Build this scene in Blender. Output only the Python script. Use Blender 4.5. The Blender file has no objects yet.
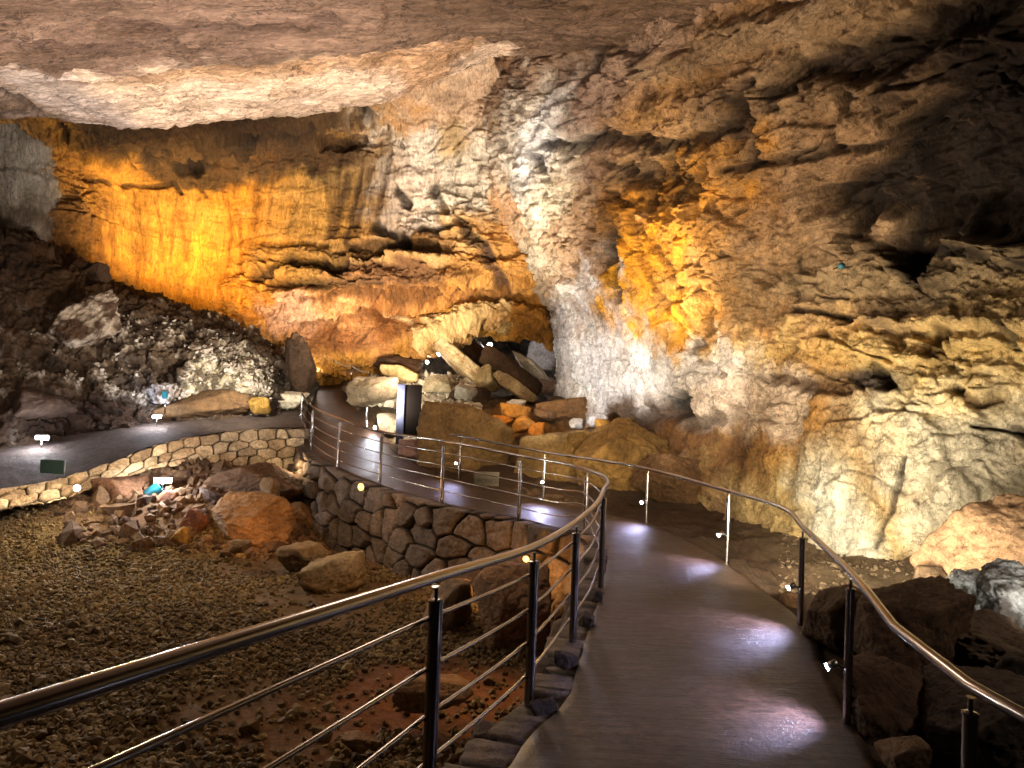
import bpy, math, random
import numpy as np
from mathutils import Vector

random.seed(7)
SC = bpy.context.scene
COL = SC.collection
F = 740.0
CAMZ = 2.1
PITCH = math.radians(1.24)
ROLL = math.radians(2.2)

# ------------------------------------------------------------------ camera
fwd = np.array([0, math.cos(PITCH), math.sin(PITCH)])
up0 = np.array([0, -math.sin(PITCH), math.cos(PITCH)])
X0 = np.array([1.0, 0, 0])
cr = math.cos(ROLL) * X0 + math.sin(ROLL) * up0
cu = -math.sin(ROLL) * X0 + math.cos(ROLL) * up0
CP = np.array([0, 0, CAMZ])


def at(px, py, Y):
    """the world point at distance Y in front of the camera plane that a photo pixel looks at"""
    r = fwd + (px - 512) / F * cr - (py - 384) / F * cu
    return CP + r * (Y / r[1])


def proj(P):
    D = P - CP
    z = np.maximum(D @ fwd, .05)
    return 512 + F * (D @ cr) / z, 384 - F * (D @ cu) / z


cd = bpy.data.cameras.new('camera')
cam = bpy.data.objects.new('camera', cd)
COL.objects.link(cam)
cd.sensor_fit = 'HORIZONTAL'
cd.sensor_width = 36
cd.lens = 36 * F / 1024
cd.clip_end = 300
from mathutils import Matrix
M4 = Matrix(((cr[0], cu[0], -fwd[0], CP[0]), (cr[1], cu[1], -fwd[1], CP[1]), (cr[2], cu[2], -fwd[2], CP[2]), (0, 0, 0, 1)))
cam.matrix_world = M4
SC.camera = cam

# ------------------------------------------------------------------ noise
_rng = np.random.RandomState(3)
PERM = _rng.permutation(512).astype(np.int64)
PERM = np.concatenate([PERM, PERM, PERM])
GR = _rng.normal(size=(512, 3))
GR /= np.linalg.norm(GR, axis=1)[:, None]
RND = _rng.rand(512, 4)


def _h(ix, iy, iz):
    return PERM[(PERM[(PERM[ix & 511] + iy) & 511] + iz) & 511]


def perlin(P):
    I = np.floor(P).astype(np.int64)
    f = P - I
    u = f * f * f * (f * (f * 6 - 15) + 10)
    out = np.zeros(len(P))
    for dx in (0, 1):
        wx = u[:, 0] if dx else 1 - u[:, 0]
        for dy in (0, 1):
            wy = u[:, 1] if dy else 1 - u[:, 1]
            for dz in (0, 1):
                wz = u[:, 2] if dz else 1 - u[:, 2]
                g = GR[_h(I[:, 0] + dx, I[:, 1] + dy, I[:, 2] + dz)]
                d = g[:, 0] * (f[:, 0] - dx) + g[:, 1] * (f[:, 1] - dy) + g[:, 2] * (f[:, 2] - dz)
                out += wx * wy * wz * d
    return out * 1.5


def fbm(P, o=4, gain=.5, seed=0.0):
    a, s, t = 1.0, 0.0, 0
    P = P + seed
    for _ in range(o):
        t = t + a * perlin(P)
        s += a
        a *= gain
        P = P * 2.03 + 11.7
    return t / s


def ridged(P, o=4, gain=.5, seed=0.0):
    a, s, t = 1.0, 0.0, 0
    P = P + seed
    for _ in range(o):
        t = t + a * (1 - 2 * np.abs(perlin(P)))
        s += a
        a *= gain
        P = P * 2.03 + 5.3
    return t / s


def worley(P):
    """F1, F2, hash of nearest cell (4 randoms), vector to the cell's centre"""
    I = np.floor(P).astype(np.int64)
    f1 = np.full(len(P), 9.0)
    f2 = np.full(len(P), 9.0)
    hh = np.zeros(len(P), np.int64)
    vec = np.zeros((len(P), 3))
    for dx in (-1, 0, 1):
        for dy in (-1, 0, 1):
            for dz in (-1, 0, 1):
                c = I + np.array([dx, dy, dz])
                h = _h(c[:, 0], c[:, 1], c[:, 2])
                q = c + RND[h, :3] * .9 + .05 - P
                d = np.sqrt((q * q).sum(1))
                m = d < f1
                f2 = np.where(m, f1, np.minimum(f2, d))
                hh = np.where(m, h, hh)
                vec = np.where(m[:, None], q, vec)
                f1 = np.where(m, d, f1)
    return f1, f2, hh, vec


def sstep(a, b, x):
    t = np.clip((x - a) / (b - a), 0, 1)
    return t * t * (3 - 2 * t)


def lin(c):
    c = np.asarray(c, float)
    return np.where(c <= .04045, c / 12.92, ((c + .055) / 1.055) ** 2.4)


# ------------------------------------------------------------------ mesh helpers
def mesh_obj(name, V, Fc, mat, parent=None, col=None, smooth=True):
    V = np.asarray(V, np.float32)
    me = bpy.data.meshes.new(name)
    if isinstance(Fc, np.ndarray):
        n, k = Fc.shape
        me.vertices.add(len(V))
        me.vertices.foreach_set('co', V.ravel())
        me.loops.add(n * k)
        me.loops.foreach_set('vertex_index', Fc.astype(np.int32).ravel())
        me.polygons.add(n)
        me.polygons.foreach_set('loop_start', (np.arange(n) * k).astype(np.int32))
        me.polygons.foreach_set('use_smooth', np.full(n, smooth))
        me.update(calc_edges=True)
        me.validate()
    else:
        me.from_pydata([tuple(map(float, v)) for v in V], [], [tuple(f) for f in Fc])
        me.polygons.foreach_set('use_smooth', [smooth] * len(me.polygons))
    if col is not None:
        a = me.color_attributes.new('Col', 'FLOAT_COLOR', 'POINT')
        c4 = np.ones((len(V), 4), np.float32)
        c4[:, :3] = col
        a.data.foreach_set('color', c4.ravel())
    if mat:
        me.materials.append(mat)
    o = bpy.data.objects.new(name, me)
    COL.objects.link(o)
    if parent is not None:
        o.parent = parent
    return o


def tag(o, label, cat, group=None, kind=None):
    if label:
        o['label'] = label
    if cat:
        o['category'] = cat
    if group:
        o['group'] = group
    if kind:
        o['kind'] = kind
    return o


def thing(name, label, cat, loc=(0, 0, 0), rz=0, group=None):
    o = bpy.data.objects.new(name, None)
    COL.objects.link(o)
    o.location = loc
    o.rotation_euler = (0, 0, rz)
    o.empty_display_size = .1
    return tag(o, label, cat, group)


def grid_faces(nu, nv):
    i = np.arange(nu - 1)[:, None]
    j = np.arange(nv - 1)[None, :]
    a = i * nv + j
    return np.stack([a, a + nv, a + nv + 1, a + 1], -1).reshape(-1, 4)


def cr_mat(n, m):
    """Catmull-Rom weights that resample n control rows to m rows"""
    W = np.zeros((m, n))
    for k, t in enumerate(np.linspace(0, n - 1, m)):
        i = min(int(t), n - 2)
        f = t - i
        w = [-.5 * f + f * f - .5 * f ** 3, 1 - 2.5 * f * f + 1.5 * f ** 3, .5 * f + 2 * f * f - 1.5 * f ** 3, -.5 * f * f + .5 * f ** 3]
        for q, x in zip((i - 1, i, i + 1, i + 2), w):
            if q < 0:
                W[k, 0] += 2 * x
                W[k, 1] -= x
            elif q > n - 1:
                W[k, n - 1] += 2 * x
                W[k, n - 2] -= x
            else:
                W[k, q] += x
    return W


def loft(ctrl, m, n):
    C = np.asarray(ctrl, float)
    A = cr_mat(C.shape[0], m)
    B = cr_mat(C.shape[1], n)
    return np.einsum('ab,bcx,dc->adx', A, C, B)


def polyline(pts, m):
    C = np.asarray(pts, float)
    return cr_mat(len(C), m) @ C


def grid_normals(G):
    du = np.gradient(G, axis=0)
    dv = np.gradient(G, axis=1)
    N = np.cross(du, dv)
    return N / np.maximum(np.linalg.norm(N, axis=2), 1e-9)[..., None]


class Surf:
    """a rock face: a lofted grid, pushed in and out along its normal, with mineral colour and painted shade per point"""

    def __init__(self, ctrl, m, n, base, toward=CP):
        self.G = loft(ctrl, m, n)
        self.m, self.n = m, n
        N = grid_normals(self.G)
        c = self.G.reshape(-1, 3)
        s = np.sign(((toward - c) * N.reshape(-1, 3)).sum(1).mean())
        self.N = (N * s).reshape(-1, 3)
        self.P = c.copy()
        self.px, self.py = proj(self.P)
        self.col = np.tile(lin(base), (len(c), 1))
        self.disp = np.zeros(len(c))
        self.warp = fbm(self.P * 1.3, 3, seed=3.3), fbm(self.P * 1.3, 3, seed=77.1), fbm(self.P * 1.1, 4, seed=31.)

    def _anchor(self, px, py):
        q = (self.px - px) ** 2 + (self.py - py) ** 2 + np.where((self.P[:, 1] < .5), 1e9, 0)
        near = np.where(q <= max(30, q.min() * 1.5))[0]
        return self.P[near[np.argmin(self.P[near, 1])]]

    def blob(self, px, py, rx, ry, col=None, amt=1.0, soft=.5, push=0.0, ang=0.0, warp=.5):
        C = self._anchor(px, py)
        d = C[1]
        D = self.P - C
        s = d / F
        w = warp * min(rx, ry) * s * 2.2
        a = D @ cr + self.warp[0] * w
        b = D @ cu + self.warp[1] * w
        ca, sa = math.cos(math.radians(ang)), math.sin(math.radians(ang))
        a, b = a * ca + b * sa, -a * sa + b * ca
        r = np.sqrt((a / (rx * s)) ** 2 + (b / (ry * s)) ** 2)
        r = np.where(np.abs(D @ fwd) > 3 * max(rx, ry) * s + 1.0, 9, r)
        m = 1 - sstep(1 - soft, 1 + soft, r)
        self._put(m, col, amt, push)

    def line(self, pts, w, col=None, amt=1.0, push=0.0, soft=.6, warp=.7):
        A = [self._anchor(*p) for p in pts]
        d = np.mean([a[1] for a in A])
        s = d / F
        best = np.full(len(self.P), 1e9)
        Q = self.P + (self.warp[0] * warp * w * s * 1.5)[:, None] * cr + (self.warp[1] * warp * w * s * 2.5)[:, None] * cu
        for a, b in zip(A[:-1], A[1:]):
            ab = b - a
            t = np.clip(((Q - a) @ ab) / max(ab @ ab, 1e-9), 0, 1)
            v = Q - a - t[:, None] * ab
            v = v - (v @ fwd)[:, None] * fwd * .75
            best = np.minimum(best, np.linalg.norm(v, axis=1))
        r = best / (w * s) * (1 - .8 * self.warp[2])
        m = 1 - sstep(1 - soft, 1 + soft, r)
        self._put(m, col, amt, push)

    def _put(self, m, col, amt, push):
        if col is not None:
            mm = (m * amt)[:, None]
            self.col = self.col * (1 - mm) + lin(col) * mm
        if push:
            self.disp += m * push * .6

    def build(self, name, mat, label=None):
        V = self.P + self.N * self.disp[:, None]
        o = mesh_obj(name, V, grid_faces(self.m, self.n), mat, col=np.clip(self.col, 0, 1))
        o['kind'] = 'structure'
        if label:
            o['label'] = label
        self.V = V
        return o


def rock_relief(P, big=.45, block=.25, fine=.06, bs=(.8, .8, 1.3), seed=0., tilt=0.):
    """weathered limestone: slow swells, broken blocks with open joints, ridges and grit"""
    Q = P.copy()
    Q[:, 2] = P[:, 2] + tilt * P[:, 0]
    wv = np.stack([fbm(Q * .9, 3, seed=9 + seed), fbm(Q * .9, 3, seed=19 + seed), fbm(Q * .9, 3, seed=29 + seed)], 1)
    d = big * fbm(Q * .35, 3, seed=seed)
    f1, f2, h, v = worley((Q + wv * .35) * np.array(bs) + seed)
    e = sstep(0, .09, f2 - f1)
    tiltc = (RND[h, 0] - .5) * 2 * v[:, 0] + (RND[h, 1] - .5) * 2 * v[:, 2]
    d += block * ((RND[h, 3] - .5) * 1.1 + tiltc * 1.3) * e - block * .5 * (1 - e)
    f1, f2, h, v = worley((Q + wv * .3) * np.array(bs) * 2.9 + seed + 7)
    e = sstep(0, .12, f2 - f1)
    d += block * .36 * ((RND[h, 3] - .5) + ((RND[h, 0] - .5) * v[:, 0] + (RND[h, 1] - .5) * v[:, 2]) * 2.6) * e - block * .16 * (1 - e)
    f1, f2, h, v = worley((Q + wv * .12) * np.array(bs) * 7.5 + seed + 17)
    d += block * .16 * ((RND[h, 3] - .5) + ((RND[h, 0] - .5) * v[:, 0] + (RND[h, 1] - .5) * v[:, 2]) * 3.0) * sstep(0, .15, f2 - f1)
    for sc_, dep in ((.8, .11), (1.9, .06), (4.1, .035)):
        a = np.abs(perlin((Q + wv * .5) * np.array([1, 1, 1.25]) * sc_ + seed * 3.1))
        d -= dep * (fine / .07) * (1 - sstep(0, .06, a))
    d += fine * 1.6 * ridged(Q * 2.2, 4, .55, seed=seed)
    d += fine * fbm(Q * 9, 3, .6, seed=seed)
    return d


# ------------------------------------------------------------------ materials
def new_mat(name):
    m = bpy.data.materials.new(name)
    m.use_nodes = True
    nt = m.node_tree
    b = nt.nodes['Principled BSDF']
    return m, nt, b


def nd(nt, t, **kw):
    n = nt.nodes.new(t)
    for k, v in kw.items():
        if k in n.inputs:
            n.inputs[k].default_value = v
        else:
            setattr(n, k, v)
    return n


def ramp(nt, stops):
    n = nt.nodes.new('ShaderNodeValToRGB')
    el = n.color_ramp.elements
    while len(el) < len(stops):
        el.new(.5)
    for e, (p, c) in zip(el, stops):
        e.position = p
        e.color = (*c, 1) if len(c) == 3 else c
    return n


def rock_mat(name, scale=1.0, stretch=(1, 1, 1), contrast=1.0, bump=.5, rough=.8, spec=.25, crack=.6, stain=(.16, .11, .07), stain_amt=.5, attr=True, base=(.5, .4, .3), crevice_shade=(.7, .45, .25)):
    m, nt, b = new_mat(name)
    L = nt.links.new
    tc = nd(nt, 'ShaderNodeTexCoord')
    mp = nd(nt, 'ShaderNodeMapping')
    mp.inputs['Scale'].default_value = stretch
    L(tc.outputs['Object'], mp.inputs['Vector'])
    n1 = nd(nt, 'ShaderNodeTexNoise', Scale=1.1 * scale, Detail=10.0, Roughness=.68, Distortion=.4)
    n2 = nd(nt, 'ShaderNodeTexNoise', Scale=6.5 * scale, Detail=8.0, Roughness=.7, Distortion=.2)
    n3 = nd(nt, 'ShaderNodeTexNoise', Scale=26 * scale, Detail=5.0, Roughness=.75)
    vo = nd(nt, 'ShaderNodeTexVoronoi', feature='DISTANCE_TO_EDGE', Scale=3.1 * scale)
    for n in (n1, n2, n3):
        L(mp.outputs[0], n.inputs['Vector'])
    # joints wander: the voronoi net is bent by noise
    wr = nd(nt, 'ShaderNodeVectorMath', operation='MULTIPLY_ADD')
    L(n2.outputs['Color'], wr.inputs[0])
    wr.inputs[1].default_value = (.35, .35, .35)
    L(mp.outputs[0], wr.inputs[2])
    L(wr.outputs[0], vo.inputs['Vector'])
    if attr:
        a = nd(nt, 'ShaderNodeAttribute', attribute_name='Col')
        src = a.outputs['Color']
    else:
        a = nd(nt, 'ShaderNodeRGB')
        a.outputs[0].default_value = (*lin(base), 1)
        src = a.outputs[0]
    k = contrast
    r1 = ramp(nt, [(.28, (1 - .62 * k, 1 - .66 * k, 1 - .74 * k)), (.5, (1, 1, 1)), (.72, (1 + .5 * k, 1 + .52 * k, 1 + .58 * k))])
    L(n1.outputs['Fac'], r1.inputs[0])
    r2 = ramp(nt, [(.3, (1 - .5 * k,) * 3), (.5, (1, 1, 1)), (.7, (1 + .4 * k,) * 3)])
    L(n2.outputs['Fac'], r2.inputs[0])
    r3 = ramp(nt, [(.32, (1 - .22 * k,) * 3), (.5, (1, 1, 1)), (.7, (1 + .3 * k,) * 3)])
    L(n3.outputs['Fac'], r3.inputs[0])
    cur = src
    for r in (r1, r2, r3):
        mx = nd(nt, 'ShaderNodeMix', data_type='RGBA', blend_type='MULTIPLY')
        mx.inputs['Factor'].default_value = 1
        L(cur, mx.inputs['A'])
        L(r.outputs[0], mx.inputs['B'])
        cur = mx.outputs['Result']
    # dark mineral stains in patches
    st = nd(nt, 'ShaderNodeTexNoise', Scale=.75 * scale, Detail=12.0, Roughness=.74, Distortion=.9)
    L(mp.outputs[0], st.inputs['Vector'])
    rs = ramp(nt, [(.53, (0, 0, 0)), (.63, (stain_amt,) * 3)])
    L(st.outputs['Fac'], rs.inputs[0])
    mx = nd(nt, 'ShaderNodeMix', data_type='RGBA')
    L(rs.outputs[0], mx.inputs['Factor'])
    L(cur, mx.inputs['A'])
    mx.inputs['B'].default_value = (*lin(stain), 1)
    cur = mx.outputs['Result']
    for fs, fw, fa, fd in ((1.3, .012, crevice_shade[0], .6), (4.6, .016, crevice_shade[1], .5), (13.0, .022, crevice_shade[2], .2)):  # thin dark lines painted in as the shade of cracks and pits
        fn = nd(nt, 'ShaderNodeTexNoise', Scale=fs * scale, Detail=7.0, Roughness=.62, Distortion=fd)
        L(mp.outputs[0], fn.inputs['Vector'])
        sb = nd(nt, 'ShaderNodeMath', operation='SUBTRACT')
        L(fn.outputs['Fac'], sb.inputs[0])
        sb.inputs[1].default_value = .5
        ab = nd(nt, 'ShaderNodeMath', operation='ABSOLUTE')
        L(sb.outputs[0], ab.inputs[0])
        fr_ = ramp(nt, [(0, (1 - fa * k,) * 3), (fw, (1, 1, 1))])
        L(ab.outputs[0], fr_.inputs[0])
        mx = nd(nt, 'ShaderNodeMix', data_type='RGBA', blend_type='MULTIPLY')
        mx.inputs['Factor'].default_value = 1
        L(cur, mx.inputs['A'])
        L(fr_.outputs[0], mx.inputs['B'])
        cur = mx.outputs['Result']
    L(cur, b.inputs['Base Color'])
    b.inputs['Roughness'].default_value = rough
    b.inputs['Specular IOR Level'].default_value = spec
    # bump
    rc = ramp(nt, [(0, (0, 0, 0)), (.07, (1, 1, 1))])
    L(vo.outputs['Distance'], rc.inputs[0])
    s1 = nd(nt, 'ShaderNodeMath', operation='MULTIPLY_ADD')
    L(n2.outputs['Fac'], s1.inputs[0])
    s1.inputs[1].default_value = 1.0
    s2 = nd(nt, 'ShaderNodeMath', operation='MULTIPLY')
    L(rc.outputs[0], s2.inputs[0])
    s2.inputs[1].default_value = crack * .25
    L(s2.outputs[0], s1.inputs[2])
    s3 = nd(nt, 'ShaderNodeMath', operation='MULTIPLY_ADD')
    L(n3.outputs['Fac'], s3.inputs[0])
    s3.inputs[1].default_value = .14
    L(s1.outputs[0], s3.inputs[2])
    bp = nd(nt, 'ShaderNodeBump', Strength=bump, Distance=.25)
    L(s3.outputs[0], bp.inputs['Height'])
    L(bp.outputs[0], b.inputs['Normal'])
    return m


def plain(name, col, rough=.5, metal=0.0, spec=.5, noise=.25, nscale=8.0, bump=.15):
    m, nt, b = new_mat(name)
    L = nt.links.new
    tc = nd(nt, 'ShaderNodeTexCoord')
    n = nd(nt, 'ShaderNodeTexNoise', Scale=nscale, Detail=6.0, Roughness=.65)
    L(tc.outputs['Object'], n.inputs['Vector'])
    c = lin(col)
    r = ramp(nt, [(.3, tuple(c * (1 - noise))), (.7, tuple(np.minimum(c * (1 + noise), 1)))])
    L(n.outputs['Fac'], r.inputs[0])
    L(r.outputs[0], b.inputs['Base Color'])
    b.inputs['Roughness'].default_value = rough
    b.inputs['Metallic'].default_value = metal
    b.inputs['Specular IOR Level'].default_value = spec
    if bump:
        bp = nd(nt, 'ShaderNodeBump', Strength=bump, Distance=.02)
        L(n.outputs['Fac'], bp.inputs['Height'])
        L(bp.outputs[0], b.inputs['Normal'])
    return m


def glow(name, col, strength):
    m, nt, b = new_mat(name)
    b.inputs['Base Color'].default_value = (*col, 1)
    b.inputs['Emission Color'].default_value = (*col, 1)
    b.inputs['Emission Strength'].default_value = strength
    return m


M_WALL = rock_mat('limestone_wall', 1.1, (1, 1, .7), .74, .75, stain_amt=.5, stain=(.24, .165, .10), crevice_shade=(.8, .55, .22))
M_FLOW = rock_mat('flowstone_wall', 1.0, (1.6, 1.6, .32), .64, .75, crevice_shade=(.8, .5, .2), stain_amt=.45, stain=(.30, .19, .08))
M_CEIL = rock_mat('ceiling_rock', .9, (.32, 1.7, 1.5), 1.05, .7, stain_amt=.35, stain=(.26, .19, .15), crevice_shade=(.7, .4, .15))
M_SLOPE = rock_mat('slope_rock', 1.4, (1, 1, 1), .8, .6, stain_amt=.8, stain=(.13, .09, .06))
M_EARTH = rock_mat('pit_earth', 2.2, (1, 1, 1), .6, .6, stain_amt=.4, stain=(.2, .14, .08), rough=.9)
M_BOULDER = rock_mat('boulder_rock', 1.5, (1, 1, 1), .75, .5, stain_amt=.3, crevice_shade=(.8, .45, .2))
M_STONE = rock_mat('wall_stone', 2.2, (1, 1, 1), .75, .45, stain_amt=.35)
M_GRAVEL = rock_mat('gravel_stone', 4.0, (1, 1, 1), .3, .2, stain_amt=.2, rough=.75)

# brushed damp concrete of the walkway
M_PATH, nt, b = new_mat('brushed_concrete')
L = nt.links.new
tc = nd(nt, 'ShaderNodeTexCoord')
n1 = nd(nt, 'ShaderNodeTexNoise', Scale=1.2, Detail=8.0, Roughness=.65)
n2 = nd(nt, 'ShaderNodeTexNoise', Scale=11.0, Detail=6.0, Roughness=.85)
mp = nd(nt, 'ShaderNodeMapping')
mp.inputs['Scale'].default_value = (1.6, 15, 1)
mp.inputs['Rotation'].default_value = (0, 0, .12)
n3 = nd(nt, 'ShaderNodeTexNoise', Scale=1.0, Detail=5.0, Roughness=.6, Distortion=.3)
L(tc.outputs['Object'], n1.inputs['Vector'])
L(tc.outputs['Object'], n2.inputs['Vector'])
L(tc.outputs['Object'], mp.inputs['Vector'])
L(mp.outputs[0], n3.inputs['Vector'])
r1 = ramp(nt, [(.3, tuple(lin((.165, .12, .095)))), (.7, tuple(lin((.275, .215, .18))))])
L(n1.outputs['Fac'], r1.inputs[0])
rg = ramp(nt, [(.40, (.35,) * 3), (.60, (1.7, 1.62, 1.55))])
L(n2.outputs['Fac'], rg.inputs[0])
rb = ramp(nt, [(.35, (.7,) * 3), (.65, (1.25,) * 3)])
L(n3.outputs['Fac'], rb.inputs[0])
mg = nd(nt, 'ShaderNodeMix', data_type='RGBA', blend_type='MULTIPLY')
mg.inputs['Factor'].default_value = 1
L(r1.outputs[0], mg.inputs['A'])
L(rg.outputs[0], mg.inputs['B'])
mg2 = nd(nt, 'ShaderNodeMix', data_type='RGBA', blend_type='MULTIPLY')
mg2.inputs['Factor'].default_value = 1
L(mg.outputs['Result'], mg2.inputs['A'])
L(rb.outputs[0], mg2.inputs['B'])
L(mg2.outputs['Result'], b.inputs['Base Color'])
rr = ramp(nt, [(.3, (.28,) * 3), (.7, (.5,) * 3)])
L(n1.outputs['Fac'], rr.inputs[0])
L(rr.outputs[0], b.inputs['Roughness'])
b.inputs['Specular IOR Level'].default_value = .28
ad = nd(nt, 'ShaderNodeMath', operation='MULTIPLY_ADD')
L(n3.outputs['Fac'], ad.inputs[0])
ad.inputs[1].default_value = .8
L(n2.outputs['Fac'], ad.inputs[2])
bp = nd(nt, 'ShaderNodeBump', Strength=.8, Distance=.022)
L(ad.outputs[0], bp.inputs['Height'])
L(bp.outputs[0], b.inputs['Normal'])

M_STEEL = plain('brushed_steel', (.55, .53, .52), .22, 1.0, noise=.06, nscale=30, bump=.02)
M_STEELD = plain('steel_fitting', (.5, .49, .48), .35, 1.0, noise=.1, nscale=30, bump=.02)
M_BLACK = plain('black_plastic', (.07, .07, .075), .45)
M_LED = glow('cool_led', (.80, .85, 1.0), 60)
M_FLOOD = glow('white_flood', (.86, .92, 1.0), 260)
M_AMBER = glow('amber_bulb', (1.0, .50, .10), 3)
M_WARM = glow('warm_bulb', (1.0, .78, .45), 3)


# ------------------------------------------------------------------ lights
def lamp(kind, loc, energy, col, radius=.05, target=None, angle=60, blend=.6, name='lamp_light'):
    d = bpy.data.lights.new(name, kind)
    d.energy = energy
    d.color = col
    d.shadow_soft_size = radius
    o = bpy.data.objects.new(name, d)
    o.location = tuple(map(float, loc))
    if kind == 'SPOT':
        d.spot_size = math.radians(angle)
        d.spot_blend = blend
        v = Vector(tuple(map(float, target))) - o.location
        o.rotation_euler = v.to_track_quat('-Z', 'Y').to_euler()
    COL.objects.link(o)
    return o


COOL = (.78, .84, 1.0)
WHITE = (1.0, .93, .82)
WARM = (1.0, .72, .42)
AMBER = (1.0, .48, .12)

# ================================================================== CAVE SHELL
# ---- right wall
def rows(spec):
    return [[at(*p) for p in r] for r in spec]


def R_(ys, ds, xs):
    return [(x, y, d) for x, y, d in zip(xs, ys, ds)]


xr = [480, 600, 680, 760, 850, 940, 1040, 1200, 1560]
WR = [
    [(380, 0, 26), (480, 10, 21.8)] + R_([-10, -30, -50, -70, -80, -90, -110, -120], [15.8, 13.2, 11.3, 9.9, 8.9, 8.0, 6.3, 4.0], xr[1:]),
    [(420, 60, 27.5), (480, 55, 22.8)] + R_([50, 40, 30, 20, 10, 0, 0, 0], [17.0, 14.2, 12.0, 10.5, 9.4, 8.5, 6.6, 4.2], xr[1:]),
    [(420, 110, 28), (475, 110, 23.6)] + R_([110, 110, 110, 100, 100, 100, 100, 100], [17.9, 14.9, 12.5, 10.9, 9.8, 8.8, 6.8, 4.3], [590] + xr[2:]),
    [(440, 190, 28.5), (502, 190, 23)] + R_([180] * 8, [18.7, 15.6, 13.0, 11.4, 10.3, 9.1, 6.9, 4.4], [598] + xr[2:]),
    [(515, 260, 30), (535, 262, 23.5)] + R_([250] * 8, [19.0, 16.0, 13.5, 11.8, 10.6, 9.4, 7.0, 4.5], xr[1:]),
    [(555, 330, 32), (558, 320, 24)] + R_([330] * 8, [19.2, 16.0, 13.5, 11.5, 10.3, 9.2, 7.0, 4.5], [620, 690] + xr[3:]),
    [(568, 390, 32), (562, 375, 24)] + R_([405, 420, 420, 420, 420, 420, 430, 440], [19.0, 15.8, 13.1, 11.1, 10.0, 9.1, 7.0, 4.5], [630, 702, 765] + xr[4:]),
    [(568, 430, 31), (562, 420, 23.5)] + R_([450, 480, 510, 520, 520, 520, 530, 540], [18.4, 15.1, 12.6, 10.7, 9.8, 9.0, 6.9, 4.5], [640, 706, 770] + xr[4:]),
    [(568, 470, 30), (562, 470, 23)] + R_([510, 550, 600, 620, 620, 620, 640, 680], [17.9, 14.7, 12.2, 10.4, 9.6, 8.8, 6.8, 4.5], [640, 706, 770] + xr[4:]),
]
w = Surf(rows(WR), 520, 560, (.58, .47, .34))
W = w
d0 = rock_relief(w.P, .30, .20, .075, (.75, .75, 1.5), 1.5, .18)
# flowstone runs down the lower half in folds
st = np.stack([w.P[:, 0] * 2.2, w.P[:, 1] * 2.2, w.P[:, 2] * .25], 1)
folds = ridged(st + fbm(w.P * .8, 2)[:, None] * .5, 3, .5, 5.) * .10
lowmask = sstep(3.6, 1.2, w.P[:, 2]) * .85
lowmask = np.maximum(lowmask, .8 * sstep(1.3, .6, np.hypot((w.px - 608) / 80, (w.py - 360) / 75) + .4 * w.warp[0]))
w.disp = d0 * (1 - .7 * lowmask) + folds * lowmask + folds * .35
# mineral colours, with the shade of the upper right recess painted in
w.blob(600, 110, 110, 50, (.72, .60, .51), .9, .6)
w.blob(540, 130, 50, 40, (.60, .51, .46), .8, .6)
w.blob(690, 80, 60, 30, (.60, .45, .27), .9, .6)
w.blob(520, 60, 50, 40, (.48, .34, .24), .8, .6)
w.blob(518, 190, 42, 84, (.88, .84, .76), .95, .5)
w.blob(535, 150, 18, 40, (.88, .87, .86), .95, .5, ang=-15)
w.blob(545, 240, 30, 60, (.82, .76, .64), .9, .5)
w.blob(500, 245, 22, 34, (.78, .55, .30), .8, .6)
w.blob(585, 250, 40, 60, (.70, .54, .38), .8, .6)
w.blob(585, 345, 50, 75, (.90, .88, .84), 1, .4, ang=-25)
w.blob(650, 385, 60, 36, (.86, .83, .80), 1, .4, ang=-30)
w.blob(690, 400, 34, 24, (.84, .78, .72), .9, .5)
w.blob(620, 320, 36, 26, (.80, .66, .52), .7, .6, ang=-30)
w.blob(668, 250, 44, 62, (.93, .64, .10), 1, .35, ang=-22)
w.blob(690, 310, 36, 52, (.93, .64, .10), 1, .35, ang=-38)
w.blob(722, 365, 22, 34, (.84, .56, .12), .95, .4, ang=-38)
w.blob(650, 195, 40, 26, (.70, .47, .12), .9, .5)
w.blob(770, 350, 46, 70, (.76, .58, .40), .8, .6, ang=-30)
w.blob(850, 180, 130, 80, (.54, .42, .30), .8, .6)
w.blob(810, 260, 90, 50, (.62, .51, .38), .8, .6)
w.blob(900, 280, 120, 34, (.58, .50, .37), .8, .6)
w.blob(890, 370, 150, 52, (.90, .77, .50), .95, .5)
w.blob(830, 425, 26, 50, (.83, .86, .82), .95, .5, ang=-20)
w.blob(950, 440, 110, 60, (.90, .83, .66), .9, .5)
w.blob(900, 500, 120, 50, (.86, .82, .69), .9, .5)
w.blob(960, 480, 60, 60, (.78, .75, .66), .8, .5)
w.blob(750, 450, 46, 60, (.74, .54, .28), .9, .6)
w.blob(800, 500, 40, 60, (.66, .58, .38), .8, .6)
w.blob(790, 410, 18, 80, (.70, .50, .22), .7, .6, ang=-20)
w.blob(845, 520, 14, 60, (.80, .80, .74), .8, .6)
w.blob(984, 165, 70, 100, (.10, .065, .04), .97, .25)  # shade of the upper right recess painted as dark colour
w.blob(1000, 40, 70, 60, (.16, .11, .08), .9, .5)  # top right corner painted dark with the same shade
w.blob(680, 438, 38, 28, (.42, .28, .14), .9, .5)
w.blob(665, 375, 60, 30, (.88, .84, .78), .95, .5, ang=-30)
w.blob(725, 398, 28, 24, (.84, .74, .62), .85, .5, ang=-30)
w.blob(625, 410, 14, 20, (.34, .24, .12), .9, .5)
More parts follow.
